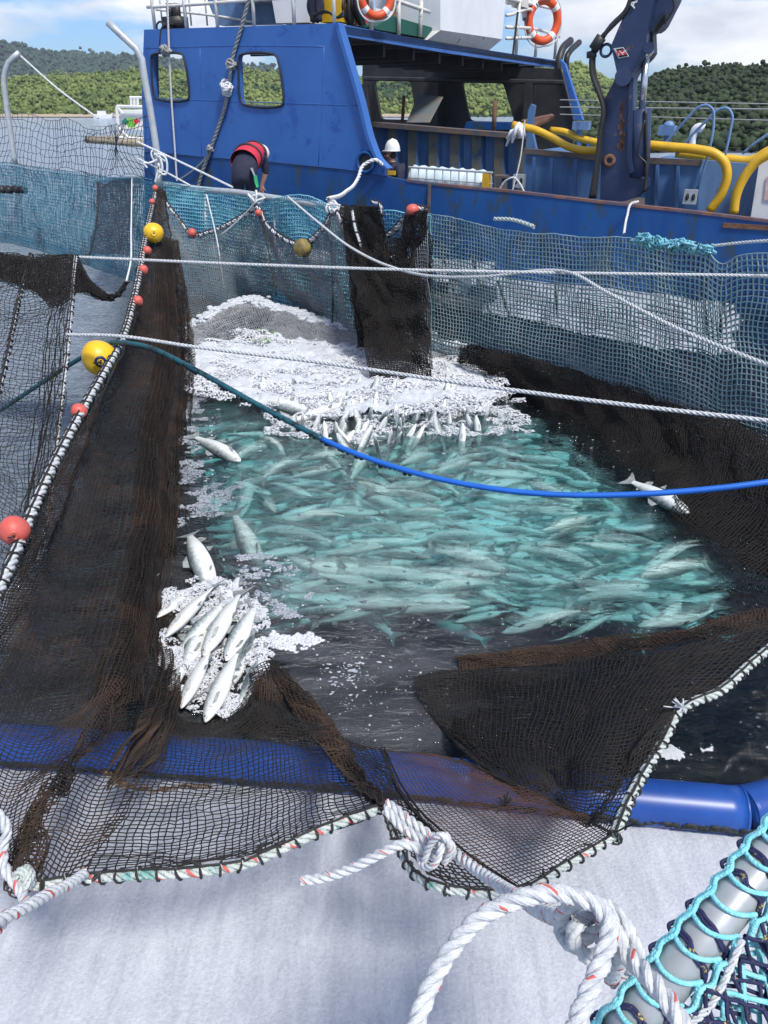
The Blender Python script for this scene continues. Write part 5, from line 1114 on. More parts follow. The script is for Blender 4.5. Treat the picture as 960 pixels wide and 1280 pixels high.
lr2 = resample(np.array([LP(39, 318, .05), LP(24, 372), LP(10, 440), LP(-8, 520)]), 50)
rope('edge_rope', lr2, .012, [M['far_rope']], ln, pitch=.12); rings(lr2, .016, .009, .07, 9).build('lashing', M['lash'], ln)
for k in range(4):
    c = [[LP(-90, 316 + 2 * k, .02 * k), LP(0, 317 + k, .02 * k), LP(45, 321, .02 * k), LP(70, 320, .02 * k), LP(94, 322, .02 * k), LP(112, 350, .3), LP(130, 366, .5), LP(146, 368, .8), LP(158, 352, 1.2)],
         [LP(-90, 350, .02 * k), LP(0, 352, .02 * k), LP(45, 364, .02 * k), LP(70, 383, .02 * k), LP(95, 366, .02 * k), LP(112, 367, .3), LP(130, 374, .5), LP(143, 372, .8), LP(156, 356, 1.2)]]
    net('netting', c, .020, .0036, M['net_dark'], ln, jit=.15, seed=75 + k)
mb = MB()
rs = np.random.RandomState(44)
for k in range(9):
    x0 = 76 - k * 2.6; l = [LP(93 - k * .7, 330, .1), LP(x0 + 6 + rs.randn() * 2, 400, .1), LP(x0 - 2 + rs.randn() * 3, 480, .1), LP(x0 - 14 + rs.randn() * 4, 560, .1), LP(x0 - 30 + rs.randn() * 5, 640, .1)]; mb.tube(resample(np.array(l), 40) + rs.randn(40, 3) * .004, .0035, 4)
mb.build('fold', M['net_dark'], ln, True)
tag(rope('hanging_line', np.array([LP(158, 352, 1.2), LP(163, 330, 1.8), P(164, 290, Y=10.5), P(165, 222, Y=14.2)]), .011, M['far_rope']), 'pale line rising from the black net bight up to the left fence top', 'rope')
tag(MB().tube(resample(np.array([P(122, 228, Y=14.6), P(123, 255, Y=14.2), P(120, 285, Y=14), P(112, 318, Y=13.5)]), 20), .018, 5).build('seam_cord', M['lash'], None, True), 'dark wavy seam cord down the left teal fence net', 'cord')
# dark panel hanging between cord and line on the left fence
net_o, _ = net('dark_net_panel', [[P(122, 228, Y=14.6), P(165, 224, Y=14.2)], [P(122, 260, Y=14.2), P(165, 258, Y=13.6)], [P(112, 318, Y=13.5), P(162, 318, Y=12.5)]], .034, .0055, M['net_navy'], jit=.1, seed=81); tag(net_o, 'dark slate net panel hanging on the left fence beside the pale line', 'net')
# drifting black fitting
mb = MB()
for k in range(6): mb.tube([P(-20 + k * 9, 236 + (k % 2), Y=18.2), P(-12 + k * 9, 238, Y=18.2)], .075, 8)
for k in range(3): mb.tube([P(2 + k * 8, 235, Y=18.2), P(2 + k * 8, 232, Y=18.2)], .05, 6)
tag(mb.build('pipe_fitting', M['black'], None, True), 'row of small black pipe fittings floating behind the left fence net', 'pipe')
# ------------------------------------------------------------------ crossing ropes and hose
tag(rope('crossing_rope', np.array([P(94, 321, Y=7.0), P(300, 330, Y=6.7), P(500, 337, Y=6.5), P(705, 341, Y=6.3), P(980, 345, Y=6.1)]), .0135, M['white_rope'], sides=6), 'upper white rope stretched level right across the pen', 'rope')
tag(rope('crossing_rope', np.array([P(84, 418, Y=5.8), P(150, 420, Y=5.6), P(240, 433, Y=5.4), (P(400, 453, Y=5.1)), P(600, 482, Y=4.6), P(800, 508, Y=4.2), P(990, 529, Y=3.9)]), .014, M['white_rope']), 'lower white rope crossing the pen just above the foam', 'rope')
tag(rope('crossing_rope', np.array([P(360, 246, Y=11.2), P(398, 278, Y=10), P(440, 310, Y=8.9), P(485, 332, Y=8), P(540, 345, Y=7.2), P(600, 346, Y=6.7), P(705, 339, Y=6.25), P(760, 366, Y=5.7), P(850, 412, Y=5.0), P(985, 466, Y=4.3)]), .0145, M['white_rope']), 'white rope sagging from the far rail then forking down to the right edge', 'rope')
hz = empty('hose', P(300, 520, Y=5)); tag(hz, 'long hose crossing the pen, dark teal on the left and bright blue on the right', 'hose')
hl = [P(-40, 538, Y=6.6), P(0, 513, Y=6.6), P(50, 480, Y=6.5), P(100, 448, Y=6.4), P(125, 434, Y=6.3), P(150, 428, Y=6.0), P(185, 434, Y=5.8), P(240, 460, Y=5.5), P(330, 510, Y=5.1), P(450, 569, Y=4.6), P(560, 601, Y=4.3), P(640, 614, Y=4.15), P(720, 619, Y=4.05), (P(830, 616, Y=3.95)), P(900, 610, Y=3.9), P(1000, 597, Y=3.85)]
hp = resample(np.array(hl), 200)
k = 118
MB().tube(hp[:k + 1], .019, 14).build('stained_section', M['hose_teal'], hz, True); MB().tube(hp[k:], .0175, 14).build('clean_section', M['hose_blue'], hz, True)
mb = MB(); rs = np.random.RandomState(5)
for i in range(60, 138):
    if rs.rand() < .75:
        c = hp[i] - [0, 0, .017]; s_ = rs.uniform(.006, .016); blob(mb, c, (s_ * 1.5, 0, 0), (0, s_, 0), (0, 0, s_ * rs.uniform(.6, 2)), 6, 4)
mb.build('algae_growth', M['algae'], hz, True)
# ------------------------------------------------------------------ floats
def float_(x, y, Y, rp, m, lab, cat, grp, hole=None, sq=1.0):
    c = P(x, y, Y=Y); z = np.dot(c - C0, [0, cT, -sT]); r_ = rp * z / F
    e_ = empty(cat.replace(' ', '_'), c - np.array([0, 0, r_])); tag(e_, lab, cat, grp)
    ax = np.array([.9, -.15, .35]) if hole is None else np.array(hole, float); ax /= np.linalg.norm(ax)
    b1 = np.cross(ax, [0, 0, 1.]); b1 /= np.linalg.norm(b1); b2 = np.cross(ax, b1)
    mb = MB(); blob(mb, c, b1 * r_, b2 * r_, ax * r_ * sq, 28, 18, f=lambda th, ph: 1 + .025 * math.sin(3 * th + x) * math.cos(ph)); mb.build('shell', M[m], e_, True)
    mb = MB(); torus(mb, c + ax * r_ * sq * .93, ax, r_ * .25, r_ * .09, 20, 8); mb.build('eye_rim', M['cap'] if 'yellow' in m and rp > 15 else M[m], e_, True)
    mb = MB(); blob(mb, c + ax * r_ * sq * .94, b1 * r_ * .22, b2 * r_ * .22, ax * r_ * .06, 14, 6); mb.build('eye', M['cap'] if 'yellow' in m else M['black'], e_, True)
    if rp > 15:
        mb = MB(); mb.tube([c + ax * r_, c + ax * r_ * 1.15, c + ax * r_ * 1.1 + b1 * r_ * .4], r_ * .05, 6); mb.build('tie', M['lash'], e_, True)
    return e_
G1 = 'red floats along the left float line'; G2 = 'red floats on the far scalloped net'
for x, y, Y, r_, lab in ((194, 235, 12.6, 3.6, 'smallest red float right below the bent pole, topmost on the left float line'), (190, 252, 11.8, 3.6, 'tiny red float just above the upper yellow buoy'),
        (184, 313, 9.4, 5.2, 'red float just below the upper yellow buoy'), (179, 337, 8.7, 6, 'red float level with the upper crossing rope'), (172, 376, 7.55, 6.4, 'red float on the float line between the two crossing ropes'),
        (99, 514, 4.95, 10, 'red float over open water below the large yellow buoy'), (18, 663, 3.65, 18.5, 'large nearest red float at the left edge of the photo')):
    float_(x, y, Y, r_, 'red_float', lab, 'net float', G1, hole=(.35, -.85, .08) if r_ > 8 else None)
for x, y, r_, lab in ((240, 291, 5.5, 'red float low in the left scallop of the far net'), (323, 266, 4.2, 'red float on the scallop peak under the bending man'), (442, 301, 4.6, 'red float on the lashed rope across the dark bundle')):
    float_(x, y, FY(x) - .42, r_, 'red_float', lab, 'net float', G2)
float_(516, 262, FY(516) - .4, 6.6, 'red_float', 'flattened bright red float on top of the fence right of the dark bundle', 'net float', G2, hole=(1, .1, 0), sq=1.25)
float_(192, 291, 10.1, 12.2, 'yellow_buoy', 'smaller yellow ball buoy high on the brown net below the bent pole', 'buoy', 'yellow buoys on the float line', hole=(.30, -.95, .1))
float_(124, 447, 5.95, 21.5, 'yellow_buoy', 'large yellow ball buoy with dark blue eye beside the teal hose', 'buoy', 'yellow buoys on the float line', hole=(.37, -.9, .02))
float_(378, 310, FY(378) - .42, 11.2, 'olive_buoy', 'algae stained tan buoy hanging from the middle scallop of the far net', 'buoy', None, hole=(.9, -.4, .1), sq=1.1)
# ------------------------------------------------------------------ blue floating collar
def colr(l, r_, lab):
    e_ = empty('float_collar', l[len(l) // 2] * [1, 1, 0]); tag(e_, lab, 'float pipe', 'blue float pipes')
    p_ = resample(np.array(l), 60); MB().tube(p_, r_, 32).build('pipe', M['collar'], e_, True)
    for q_ in (p_[0], p_[-1]):
        mb = MB(); torus(mb, q_, p_[1] - p_[0], r_ * .97, r_ * .08, 32, 8); mb.build('weld_bead', M['collar'], e_, True)
    # algae band along the water side
    mb = MB(); rs = np.random.RandomState(7)
    for i in range(900):
        c = p_[0] + 0; k_ = rs.randint(0, 59); c = p_[k_] + (p_[k_ + 1] - p_[k_]) * rs.rand() if k_ < 59 else p_[k_]
        a = -math.pi / 2 + rs.uniform(-.9, .75); d = np.array([0, math.sin(a), math.cos(a)]); a2 = rs.uniform(-.32, -.02)
        q_ = c + r_ * np.array([0, -math.cos(a2), math.sin(a2) * 1.0]) * 1.0
        s_ = rs.uniform(.006, .02); blob(mb, q_, (s_ * 1.6, 0, 0), (0, s_ * .4, 0), (0, 0, s_ * .6), 5, 3)
    mb.build('algae_band', M['algae'], e_, True)
def cc_(x, y): return P(x, y, h=.085)
colr([cc_(-160, 920), cc_(0, 931), cc_(200, 945), cc_(420, 962), cc_(600, 980), cc_(780, 1000), cc_(926, 1013)], .102, 'long blue float pipe running under the nets across the lower photo')
colr([cc_(931, 1013), cc_(985, 1000), cc_(1100, 975)], .104, 'short blue float pipe joined at an angle on the right edge')
# ------------------------------------------------------------------ foam
def vnoise(x, y, s, seed, octv=4):
    out = np.zeros_like(x); amp = 1; tot = 0
    for o in range(octv):
        rs = np.random.RandomState(seed + o); g = rs.rand(64, 64); u = x / s * 2**o + 100; v = y / s * 2**o + 100
        i = np.floor(u).astype(int); j = np.floor(v).astype(int); a = u - i; b = v - j; a = a * a * (3 - 2 * a); b = b * b * (3 - 2 * b)
        q = lambda p, r_: g[p % 64, r_ % 64]
        out += amp * ((q(i, j) * (1 - a) + q(i + 1, j) * a) * (1 - b) + (q(i, j + 1) * (1 - a) + q(i + 1, j + 1) * a) * b); tot += amp; amp *= .55
    return out / tot
def inside(x, y, poly):
    """signed distance to polygon, positive inside"""
    poly = np.asarray(poly)[:, :2]; d = np.full(x.shape, 1e9); c = np.zeros(x.shape, bool)
    for i in range(len(poly)):
        a, b = poly[i - 1], poly[i]; e = b - a; w0, w1 = x - a[0], y - a[1]; t = np.clip((w0 * e[0] + w1 * e[1]) / (e @ e + 1e-12), 0, 1)
        d = np.minimum(d, np.hypot(w0 - t * e[0], w1 - t * e[1]))
        c ^= ((a[1] > y) != (b[1] > y)) & (x < (b[0] - a[0]) * (y - a[1]) / (b[1] - a[1] + 1e-12) + a[0])
    return np.where(c, d, -d)
def foam(name, poly, res, amp, edge, edgeamp, m, lab, ns=.25, seed=0, base=.012, cut=None, frill=.0, z0=0.0):
    poly = np.array(poly); x0, y0 = poly[:, 0].min() - .1, poly[:, 1].min() - .1; x1, y1 = poly[:, 0].max() + .1, poly[:, 1].max() + .1
    X, Y = np.meshgrid(np.arange(x0, x1, res), np.arange(y0, y1, res), indexing='ij')
    rs = np.random.RandomState(seed); X = X + rs.uniform(-.3, .3, X.shape) * res; Y = Y + rs.uniform(-.3, .3, Y.shape) * res
    d = inside(X, Y, poly); n1 = vnoise(X, Y, edge, seed, 5); dd_ = d + (n1 - .5) * edgeamp
    if frill: dd_ = dd_ - frill * np.clip(vnoise(X, Y, edge * .5, seed + 30, 4) - .52, 0, 1) * 10 * edge
    k = dd_ > 0; ramp = np.clip(dd_ / .05, 0, 1) ** .5
    Z = z0 + base * ramp + amp * ramp * (vnoise(X, Y, ns, seed + 9, 5) ** 1.5)
    idx = -np.ones(X.shape, int); idx[k] = np.arange(k.sum()); V = np.stack([X[k], Y[k], Z[k]], axis=-1)
    a, b, c_, e = idx[:-1, :-1], idx[1:, :-1], idx[1:, 1:], idx[:-1, 1:]; ok = (a >= 0) & (b >= 0) & (c_ >= 0) & (e >= 0)
    f_ = np.stack([a[ok], b[ok], c_[ok], e[ok]], axis=-1)
    o = mesh_obj(name, V, f_, m, smooth=True, origin=(float(V[:, 0].mean()), float(V[:, 1].mean()), 0.0)); tag(o, lab, 'foam', kind='stuff'); return o
foam('foam', [np.array([-4, -.6, 0]), np.array([4.5, -.6, 0]), np.array([4.5, 1.9, 0]), P(1100, 1005, h=0), P(930, 1041, h=0), P(900, 1038, h=0), P(700, 1015, h=0), P(400, 980, h=0), P(0, 950, h=0), P(-200, 935, h=0)],
     .022, .03, .06, .05, M['foam_front'], 'smooth grey white foam covering the water in front of the blue float pipe', ns=.5, seed=3, base=.014)
def froth(poly, n, smin, smax, thr, ns, lab, seed, m='froth', hgt=.35, soft=.0, z0=.0):
    rs = np.random.RandomState(seed); poly = np.array(poly); x = rs.uniform(poly[:, 0].min(), poly[:, 0].max(), n * 4); y = rs.uniform(poly[:, 1].min(), poly[:, 1].max(), n * 4)
    d = inside(x, y, poly); q = vnoise(x, y, ns, seed + 3, 5); k = (d > 0) & (q - np.clip(.12 - d, 0, 1) * 1.2 + rs.uniform(-.04, .04, len(x)) > thr); x, y, q = x[k][:n], y[k][:n], q[k][:n]; n_ = len(x)
    s_ = smin + (smax - smin) * rs.rand(n_) ** 2.5 ; nb = len(ico_v); a = rs.rand(n_) * 6.3
    v = ico_v[None] * (1 + rs.uniform(-.25, .25, (n_, nb, 1))) * s_[:, None, None]; v[:, :, 2] *= hgt; v[:, :, 0] *= rs.uniform(1, 1.7, n_)[:, None]
    c_, s2 = np.cos(a)[:, None], np.sin(a)[:, None]; vx = v[:, :, 0] * c_ - v[:, :, 1] * s2 + x[:, None]; vy = v[:, :, 0] * s2 + v[:, :, 1] * c_ + y[:, None]
    V = np.stack([vx, vy, v[:, :, 2] + z0 + (np.clip(q - thr, 0, 1) * soft)[:, None]], axis=-1).reshape(-1, 3); F_ = (ico_f[None] + (np.arange(n_) * nb)[:, None, None]).reshape(-1, 3)
    o = mesh_obj('foam', V, F_, M[m], smooth=True, origin=(float(x.mean()), float(y.mean()), 0.)); return tag(o, lab, 'foam', kind='stuff')
fpoly = [P(x, y, h=0) for x, y in ((238, 440), (262, 434), (318, 430), (330, 408), (385, 410), (430, 420), (450, 432), (480, 448), (540, 430), (585, 448), (612, 476), (625, 500), (600, 512), (540, 512), (480, 520), (420, 524), (370, 516), (320, 506), (262, 492), (240, 470))]
foam('foam', fpoly, .022, .12, .28, .35, M['foam_white'], 'thick white foam mat churned up at the far end of the pen', ns=.16, seed=5, base=.03)
froth([P(x, y, h=0) for x, y in ((330, 500), (470, 500), (560, 478), (655, 492), (668, 545), (560, 548), (470, 560), (330, 545))], 26000, .002, .011, .46, .16, 'thin broken foam among the surfacing fish', 9, soft=.12)
froth([p * [1, 1, 0] for p in [P(x, y, h=0) for x, y in ((228, 430), (320, 420), (420, 424), (540, 424), (600, 440), (645, 500), (610, 524), (480, 530), (400, 532), (300, 515), (232, 500))]], 60000, .003, .012, .40, .22, 'small lumps of froth heaped over the white foam mat', 29, soft=.22, z0=.05, hgt=.9)
froth([P(x, y, h=0) for x, y in ((228, 480), (262, 492), (268, 545), (262, 590), (300, 598), (318, 625), (285, 645), (222, 660), (224, 540))], 22000, .002, .008, .50, .12, 'ragged foam strip along the brown net at the left water edge', 12, soft=.03, m='foam_thin')
froth([P(x, y, h=0) for x, y in ((205, 745), (270, 720), (335, 770), (345, 820), (330, 870), (285, 908), (228, 895), (200, 840))], 40000, .0015, .006, .40, .10, 'bubbly foam between the dead fish in the net pocket', 15, soft=.16, z0=.02, hgt=.6)
froth([P(x, y, h=0) for x, y in ((280, 680), (345, 690), (400, 730), (390, 775), (335, 790), (290, 735))], 6000, .002, .008, .55, .08, 'small foam islands beside the dead fish heap', 17, m='foam_thin')
froth([P(x, y, h=0) for x, y in ((340, 788), (375, 784), (405, 800), (372, 816), (332, 808))], 1600, .003, .012, .38, .10, 'elongated foam scrap drifting right of the dead fish', 18)
foam('foam', [P(x, y, h=0) for x, y in ((815, 935), (840, 930), (858, 940), (850, 952), (822, 952))], .010, .012, .05, .06, M['foam_white'], 'bright oval foam blot on dark water right of the diagonal rope', ns=.05, seed=19, base=.008)
foam('foam', [P(x, y, h=0) for x, y in ((872, 935), (892, 932), (895, 940), (878, 943))], .010, .008, .05, .05, M['foam_white'], 'small foam fleck right of the bright oval foam blot', ns=.05, seed=20, base=.004)
# grey foam film between fence and ship
foam('foam', [P(x, y, h=0) for x, y in ((545, 322), (640, 340), (700, 350), (780, 362), (860, 374), (918, 383), (926, 400), (920, 435), (900, 445), (800, 435), (700, 412), (600, 392), (545, 375))], .05, .03, .5, .3, mat('grey_foam_film', (.26, .28, .31), (.42, .44, .47), .7, 5), 'pale grey foam film on the water between the right fence net and the hull', ns=.5, seed=21, base=.01)
# foam caught on the raised net ridge
mb = MB(); rs = np.random.RandomState(11)
rg = resample(np.array([P(228, 432, h=.03), P(236, 408, h=.1), P(258, 394, h=.2), P(285, 380, h=.26), P(312, 372, h=.3), P(340, 382, h=.3), P(368, 388, h=.28), P(395, 398, h=.26), P(420, 402, h=.26), P(450, 418, h=.2), P(478, 432, h=.16), P(505, 442, h=.1), P(560, 430, h=.05), P(600, 445, h=.05)]), 200)
for i in range(4200):
    k_ = rs.randint(0, 200); dn_ = abs(rs.randn()) * .07; c = rg[k_] + np.array([rs.randn() * .05, rs.randn() * .06 - dn_ * .5, -dn_]); c[2] = max(c[2], .01); s_ = rs.uniform(.008, .034) * (1.2 - dn_ * 2); blob(mb, c, (s_ * 1.5, 0, 0), (0, s_, 0), (0, 0, s_ * .8), 6, 4, f=lambda th, ph, s_=s_: 1 + .25 * math.sin(5 * th + s_ * 90))
for i in range(900):
    k = rs.rand(); c = P(349 + rs.randn() * 2.0, 388 + k * 38, h=.28 * (1 - k)); s_ = rs.uniform(.008, .03); blob(mb, c, (s_, 0, 0), (0, s_, 0), (0, 0, s_), 6, 4)
tag(mb.build('foam', M['foam_white'], None, True), 'lumpy foam crest caught along the ridge of raised net', 'foam', kind='stuff')
rd = empty('seine_net', P(350, 420, h=0)); tag(rd, 'pale grey wet net ridge rising out of the foam under the far fence', 'net')
rc = resample(rg, 16)
rcb = np.array([P(x, y, h=.0) for x, y in zip(np.linspace(228, 590, 16), np.interp(np.linspace(228, 590, 16), [228, 260, 330, 400, 440, 500, 590], [440, 436, 430, 436, 445, 456, 470]))])
rc = np.array([rg[int(q_)] for q_ in np.linspace(0, 199, 16)])
for k in range(2): net('netting', [rc - [0, 0, .02], (rc + rcb) / 2 + np.array([0, -.08 - .04 * k, .06]), rcb], .034, .0042, M['net_wet'], rd, jit=.12, seed=90 + k)
# drifting bubbles
mb = MB(); rs = np.random.RandomState(21)
def specks(cx, cy, sx, sy, n, smin, smax):
    smax *= .8; smin *= .7
    for i in range(n):
        x, y = cx + rs.randn() * sx, cy + rs.randn() * sy; q0 = P(x, y, h=0)
        if vnoise(np.array([q0[0]]), np.array([q0[1]]), .22, 70, 3)[0] < .47 and rs.rand() < .8: continue
        c = P(x, y, h=.002); s_ = smin + (smax - smin) * rs.rand() ** 3; blob(mb, c, (s_ * rs.uniform(.8, 1.8), s_ * rs.uniform(-.5, .5), 0), (0, s_, 0), (0, 0, s_ * .3), 7, 4, f=lambda th, ph, q_=rs.rand() * 6: 1 + .25 * math.sin(2 * th + q_))
specks(450, 850, 34, 16, 200, .0015, .011); specks(440, 842, 16, 8, 90, .003, .012); specks(480, 905, 60, 24, 110, .0015, .009); specks(330, 720, 45, 22, 220, .003, .014); specks(760, 540, 60, 30, 160, .004, .014)
specks(900, 905, 45, 35, 130, .0015, .008); specks(600, 785, 90, 12, 80, .002, .008); specks(420, 790, 60, 16, 110, .003, .012); specks(760, 640, 90, 40, 110, .003, .010); specks(270, 560, 22, 40, 160, .004, .02); specks(520, 540, 90, 22, 150, .004, .016)
tag(mb.build('foam_flecks', mat('bubble_film', (.30, .33, .38), (.55, .58, .62), .4, 9), None, True), 'tiny bubbles and foam flecks scattered over the pen water', 'bubbles', kind='stuff')
mb = MB()
for x, y, n in ((690, 469, 40), (703, 471, 20), (746, 487, 16), (255, 396, 18), (267, 389, 14), (288, 397, 8), (330, 425, 12), (341, 415, 8)):
    for i in range(n):
        c = P(x + rs.randn() * 5, y + rs.randn() * 2, h=.12); a = rs.rand() * 6.3; d = np.array([math.cos(a), math.sin(a), rs.uniform(-.2, .6)]) * .05; s_ = np.cross(d, [0, 0, 1.]) * .4; mb.add([c, c + d * .5 + s_, c + d, c + d * .5 - s_], [(0, 1, 2, 3)])
tag(mb.build('seaweed', M['weed']), 'scraps of bright green weed stuck on the foam and the fence foot', 'seaweed', kind='stuff')
# ------------------------------------------------------------------ fish
def fish_mat(kk=1.0):
    m = bpy.data.materials.new('salmon_skin'); m.use_nodes = True; t = m.node_tree; b = t.nodes['Principled BSDF']; b.inputs['Roughness'].default_value = .32; b.inputs['Specular IOR Level'].default_value = .6
    tcn = N(t, 'ShaderNodeTexCoord'); sx = N(t, 'ShaderNodeSeparateXYZ'); L(t, tcn.outputs['Object'], sx.inputs[0])
    n = N(t, 'ShaderNodeTexNoise'); n.inputs['Scale'].default_value = 28; n.inputs['Detail'].default_value = 4; L(t, tcn.outputs['Object'], n.inputs['Vector'])
    a = N(t, 'ShaderNodeMath', operation='MULTIPLY_ADD'); a.inputs[1].default_value = .09; L(t, n.outputs['Fac'], a.inputs[0]); L(t, sx.outputs['Z'], a.inputs[2])
    mr = N(t, 'ShaderNodeMapRange'); mr.inputs['From Min'].default_value = -.07; mr.inputs['From Max'].default_value = .15; L(t, a.outputs[0], mr.inputs['Value'])
    r_ = N(t, 'ShaderNodeValToRGB'); e = r_.color_ramp.elements; e[0].position = .2; e[0].color = (.88 * kk, .89 * kk, .86 * kk, 1); e[1].position = .95; e[1].color = (.05, .07, .08, 1)
    q = e.new(.55); q.color = (.76 * kk, .79 * kk, .76 * kk, 1); q = e.new(.76); q.color = (.24, .28, .28, 1)
    nb = N(t, 'ShaderNodeTexNoise'); nb.inputs['Scale'].default_value = 90; L(t, tcn.outputs['Object'], nb.inputs['Vector']); bb = N(t, 'ShaderNodeBump'); bb.inputs['Strength'].default_value = .35; bb.inputs['Distance'].default_value = .01; L(t, nb.outputs['Fac'], bb.inputs['Height']); L(t, bb.outputs[0], b.inputs['Normal']); L(t, mr.outputs[0], r_.inputs[0]); L(t, r_.outputs[0], b.inputs['Base Color']); return m
M['fish'] = fish_mat(); M['fish_dead'] = fish_mat(.86); M['fish_deep'] = mat('silver_fish_skin', (.84, .88, .86), (.62, .68, .66), .4, 3); M['fin'] = mat('fish_fin', (.18, .20, .20), (.34, .36, .35), .5, 20); M['eyeb'] = mat('fish_eye', (.01, .01, .01), None, .15); M['mouth'] = mat('fish_mouth', (.25, .12, .11), None, .6)
PX = [0, .012, .04, .10, .18, .28, .40, .52, .64, .75, .85, .92, .96]
PH = [.004, .017, .033, .060, .082, .098, .103, .096, .080, .059, .039, .030, .034]
def fish_geo(bend, ph=0., sides=10):
    def bx(x): return bend * math.sin(x * 2.6 + ph) * .5 * x
    v = []; f = []; n = len(PX)
    for i in range(n):
        for k in range(sides):
            a = k * 2 * math.pi / sides; h_ = PH[i]; wd = h_ * (.62 if i < 9 else .62 - .11 * (i - 8)); v.append((-PX[i], bx(PX[i]) + wd * math.sin(a), h_ * math.cos(a) * (1 if math.cos(a) > 0 else 1.08) - (.006 if i < 3 else 0)))
    for i in range(n - 1):
        for k in range(sides): f.append((i * sides + k, i * sides + (k + 1) % sides, (i + 1) * sides + (k + 1) % sides, (i + 1) * sides + k))
    f.append(tuple(range(sides))[::-1]); f.append(tuple(range((n - 1) * sides, n * sides)))
    fins = {}
    def fin(pts, off=(0, 0, 0), th=.004):
        q = [(-x + 0, bx(x) + y, z) for x, y, z in pts]; mbf = MB(); mbf.prism([np.array(p) + [0, th, 0] for p in q], [np.array(p) - [0, th * .6, 0] for p in q]); return mbf
    fins['tail'] = fin([(.93, 0, .034), (1.04, .0, .10), (1.10, 0, .125), (1.06, 0, .05), (1.045, 0, 0), (1.06, 0, -.05), (1.10, 0, -.125), (1.04, 0, -.10), (.93, 0, -.034)])
    fins['dorsal'] = fin([(.40, 0, .108), (.43, 0, .165), (.50, 0, .15), (.56, 0, .098)]); fins['adipose'] = fin([(.76, 0, .058), (.79, 0, .085), (.81, 0, .05)])
    fins['anal'] = fin([(.70, 0, -.076), (.73, 0, -.135), (.79, 0, -.10), (.80, 0, -.055)]); fins['pelvic'] = fin([(.50, .02, -.112), (.53, .03, -.165), (.57, .02, -.10)])
    return v, f, fins, bx
protos = []
for k, (bd_, ph_) in enumerate(((.10, 0), (-.12, .5), (.22, 0), (-.25, .2), (.02, 1), (.30, .4))):
    v, f, fins, bx = fish_geo(bd_, ph_); mb = MB(); mb.add(v, f, 0)
    for nm, q in fins.items(): mb.add(q.v, q.f, 1)
    for s_ in (-1, 1):
        mb.add([(-.19, s_ * .055, -.03), (-.27, s_ * .11, -.07), (-.30, s_ * .10, -.09), (-.22, s_ * .055, -.055)], [(0, 1, 2, 3)], 1)
        blob(mb, (-.055, s_ * .024, .012), (.010, 0, 0), (0, .006, 0), (0, 0, .010), 8, 5, m=2)
    me = bpy.data.meshes.new('fish'); me.from_pydata(mb.v, [], mb.f)
    for m_ in ('fish', 'fin', 'eyeb'): me.materials.append(M[m_])
    me.polygons.foreach_set('material_index', np.array(mb.m, dtype=np.int32)); me.polygons.foreach_set('use_smooth', np.ones(len(me.polygons), bool)); me.update(); protos.append(me)
def place_fish(me, head, tail, roll, L_=None, mid=True):
    head = np.asarray(head, float); tail = np.asarray(tail, float); x = head - tail; Ln = np.linalg.norm(x); x /= Ln
    up = np.array([0, 0, 1.]); 
    if abs(x[2]) > .95: up = np.array([0, 1., 0])
    y = np.cross(up, x); y /= np.linalg.norm(y); z = np.cross(x, y)
    y2 = y * math.cos(roll) + z * math.sin(roll); z2 = np.cross(x, y2)
    s_ = (L_ or Ln) / 1.05
    o = bpy.data.objects.new('fish', me); col.objects.link(o)
    o.matrix_world = Matrix([[x[0] * s_, y2[0] * s_, z2[0] * s_, head[0]], [x[1] * s_, y2[1] * s_, z2[1] * s_, head[1]], [x[2] * s_, y2[2] * s_, z2[2] * s_, head[2]], [0, 0, 0, 1]])
    return o
rs = np.random.RandomState(77)
pool = np.array([(250, 520), (330, 520), (420, 528), (480, 505), (560, 495), (632, 505), (668, 545), (720, 585), (790, 640), (850, 680), (890, 712), (885, 745), (850, 785), (760, 795), (650, 788), (560, 775), (470, 768), (400, 778), (345, 770), (330, 715), (300, 670), (290, 600), (262, 560)], float)
pc = 0; tries = 0; pts_ = []
while pc < 205 and tries < 60000:
    tries += 1
    x, y = rs.uniform(245, 895), rs.uniform(500, 800)
    if inside(np.array([x]), np.array([y]), pool)[0] < 6: continue
    dens = .35 + .65 * np.clip((x - 300) / 250, 0, 1) if y < 640 else 1.0
    if x < 360 and y > 640: dens = .25
    if rs.rand() > dens: continue
    sp = 10 + (y - 500) * .028
    if any(abs(x - a) < sp * 2.2 and abs(y - b) < sp * .62 for a, b in pts_): continue
    pts_.append((x, y)); pc += 1
    depth = -.08 - .30 * rs.rand() ** 1.3; c = P(x, y, h=depth)
    if y > 640: ang = R(rs.normal(0, 16)) + (math.pi if rs.rand() < .4 else 0); ang += R(12) * (x > 700)
    elif x > 660: ang = R(rs.normal(-40, 28)) + (math.pi if rs.rand() < .3 else 0)
    elif y < 560: ang = R(rs.normal(55, 30))
    else: ang = R(rs.normal(10, 40)) + (math.pi if rs.rand() < .5 else 0)
    Ln = rs.uniform(.46, .64); d = np.array([math.cos(ang), math.sin(ang), rs.normal(0, .10)]) ; d /= np.linalg.norm(d)
    hd = c + d * Ln / 2; tl = c - d * Ln / 2
    top_ = max(hd[2], tl[2])
    if top_ > -.08: hd[2] -= top_ + .08; tl[2] -= top_ + .08
    o = place_fish(protos[rs.randint(6)], hd, tl, R(rs.choice([-1, 1]) * rs.uniform(65, 135)))
    tag(o, 'pale live fish swimming under water in the crowded pen', 'fish', 'live fish schooling under water in the pen')
sv, sf, sm_, base_ = [], [], [], 0
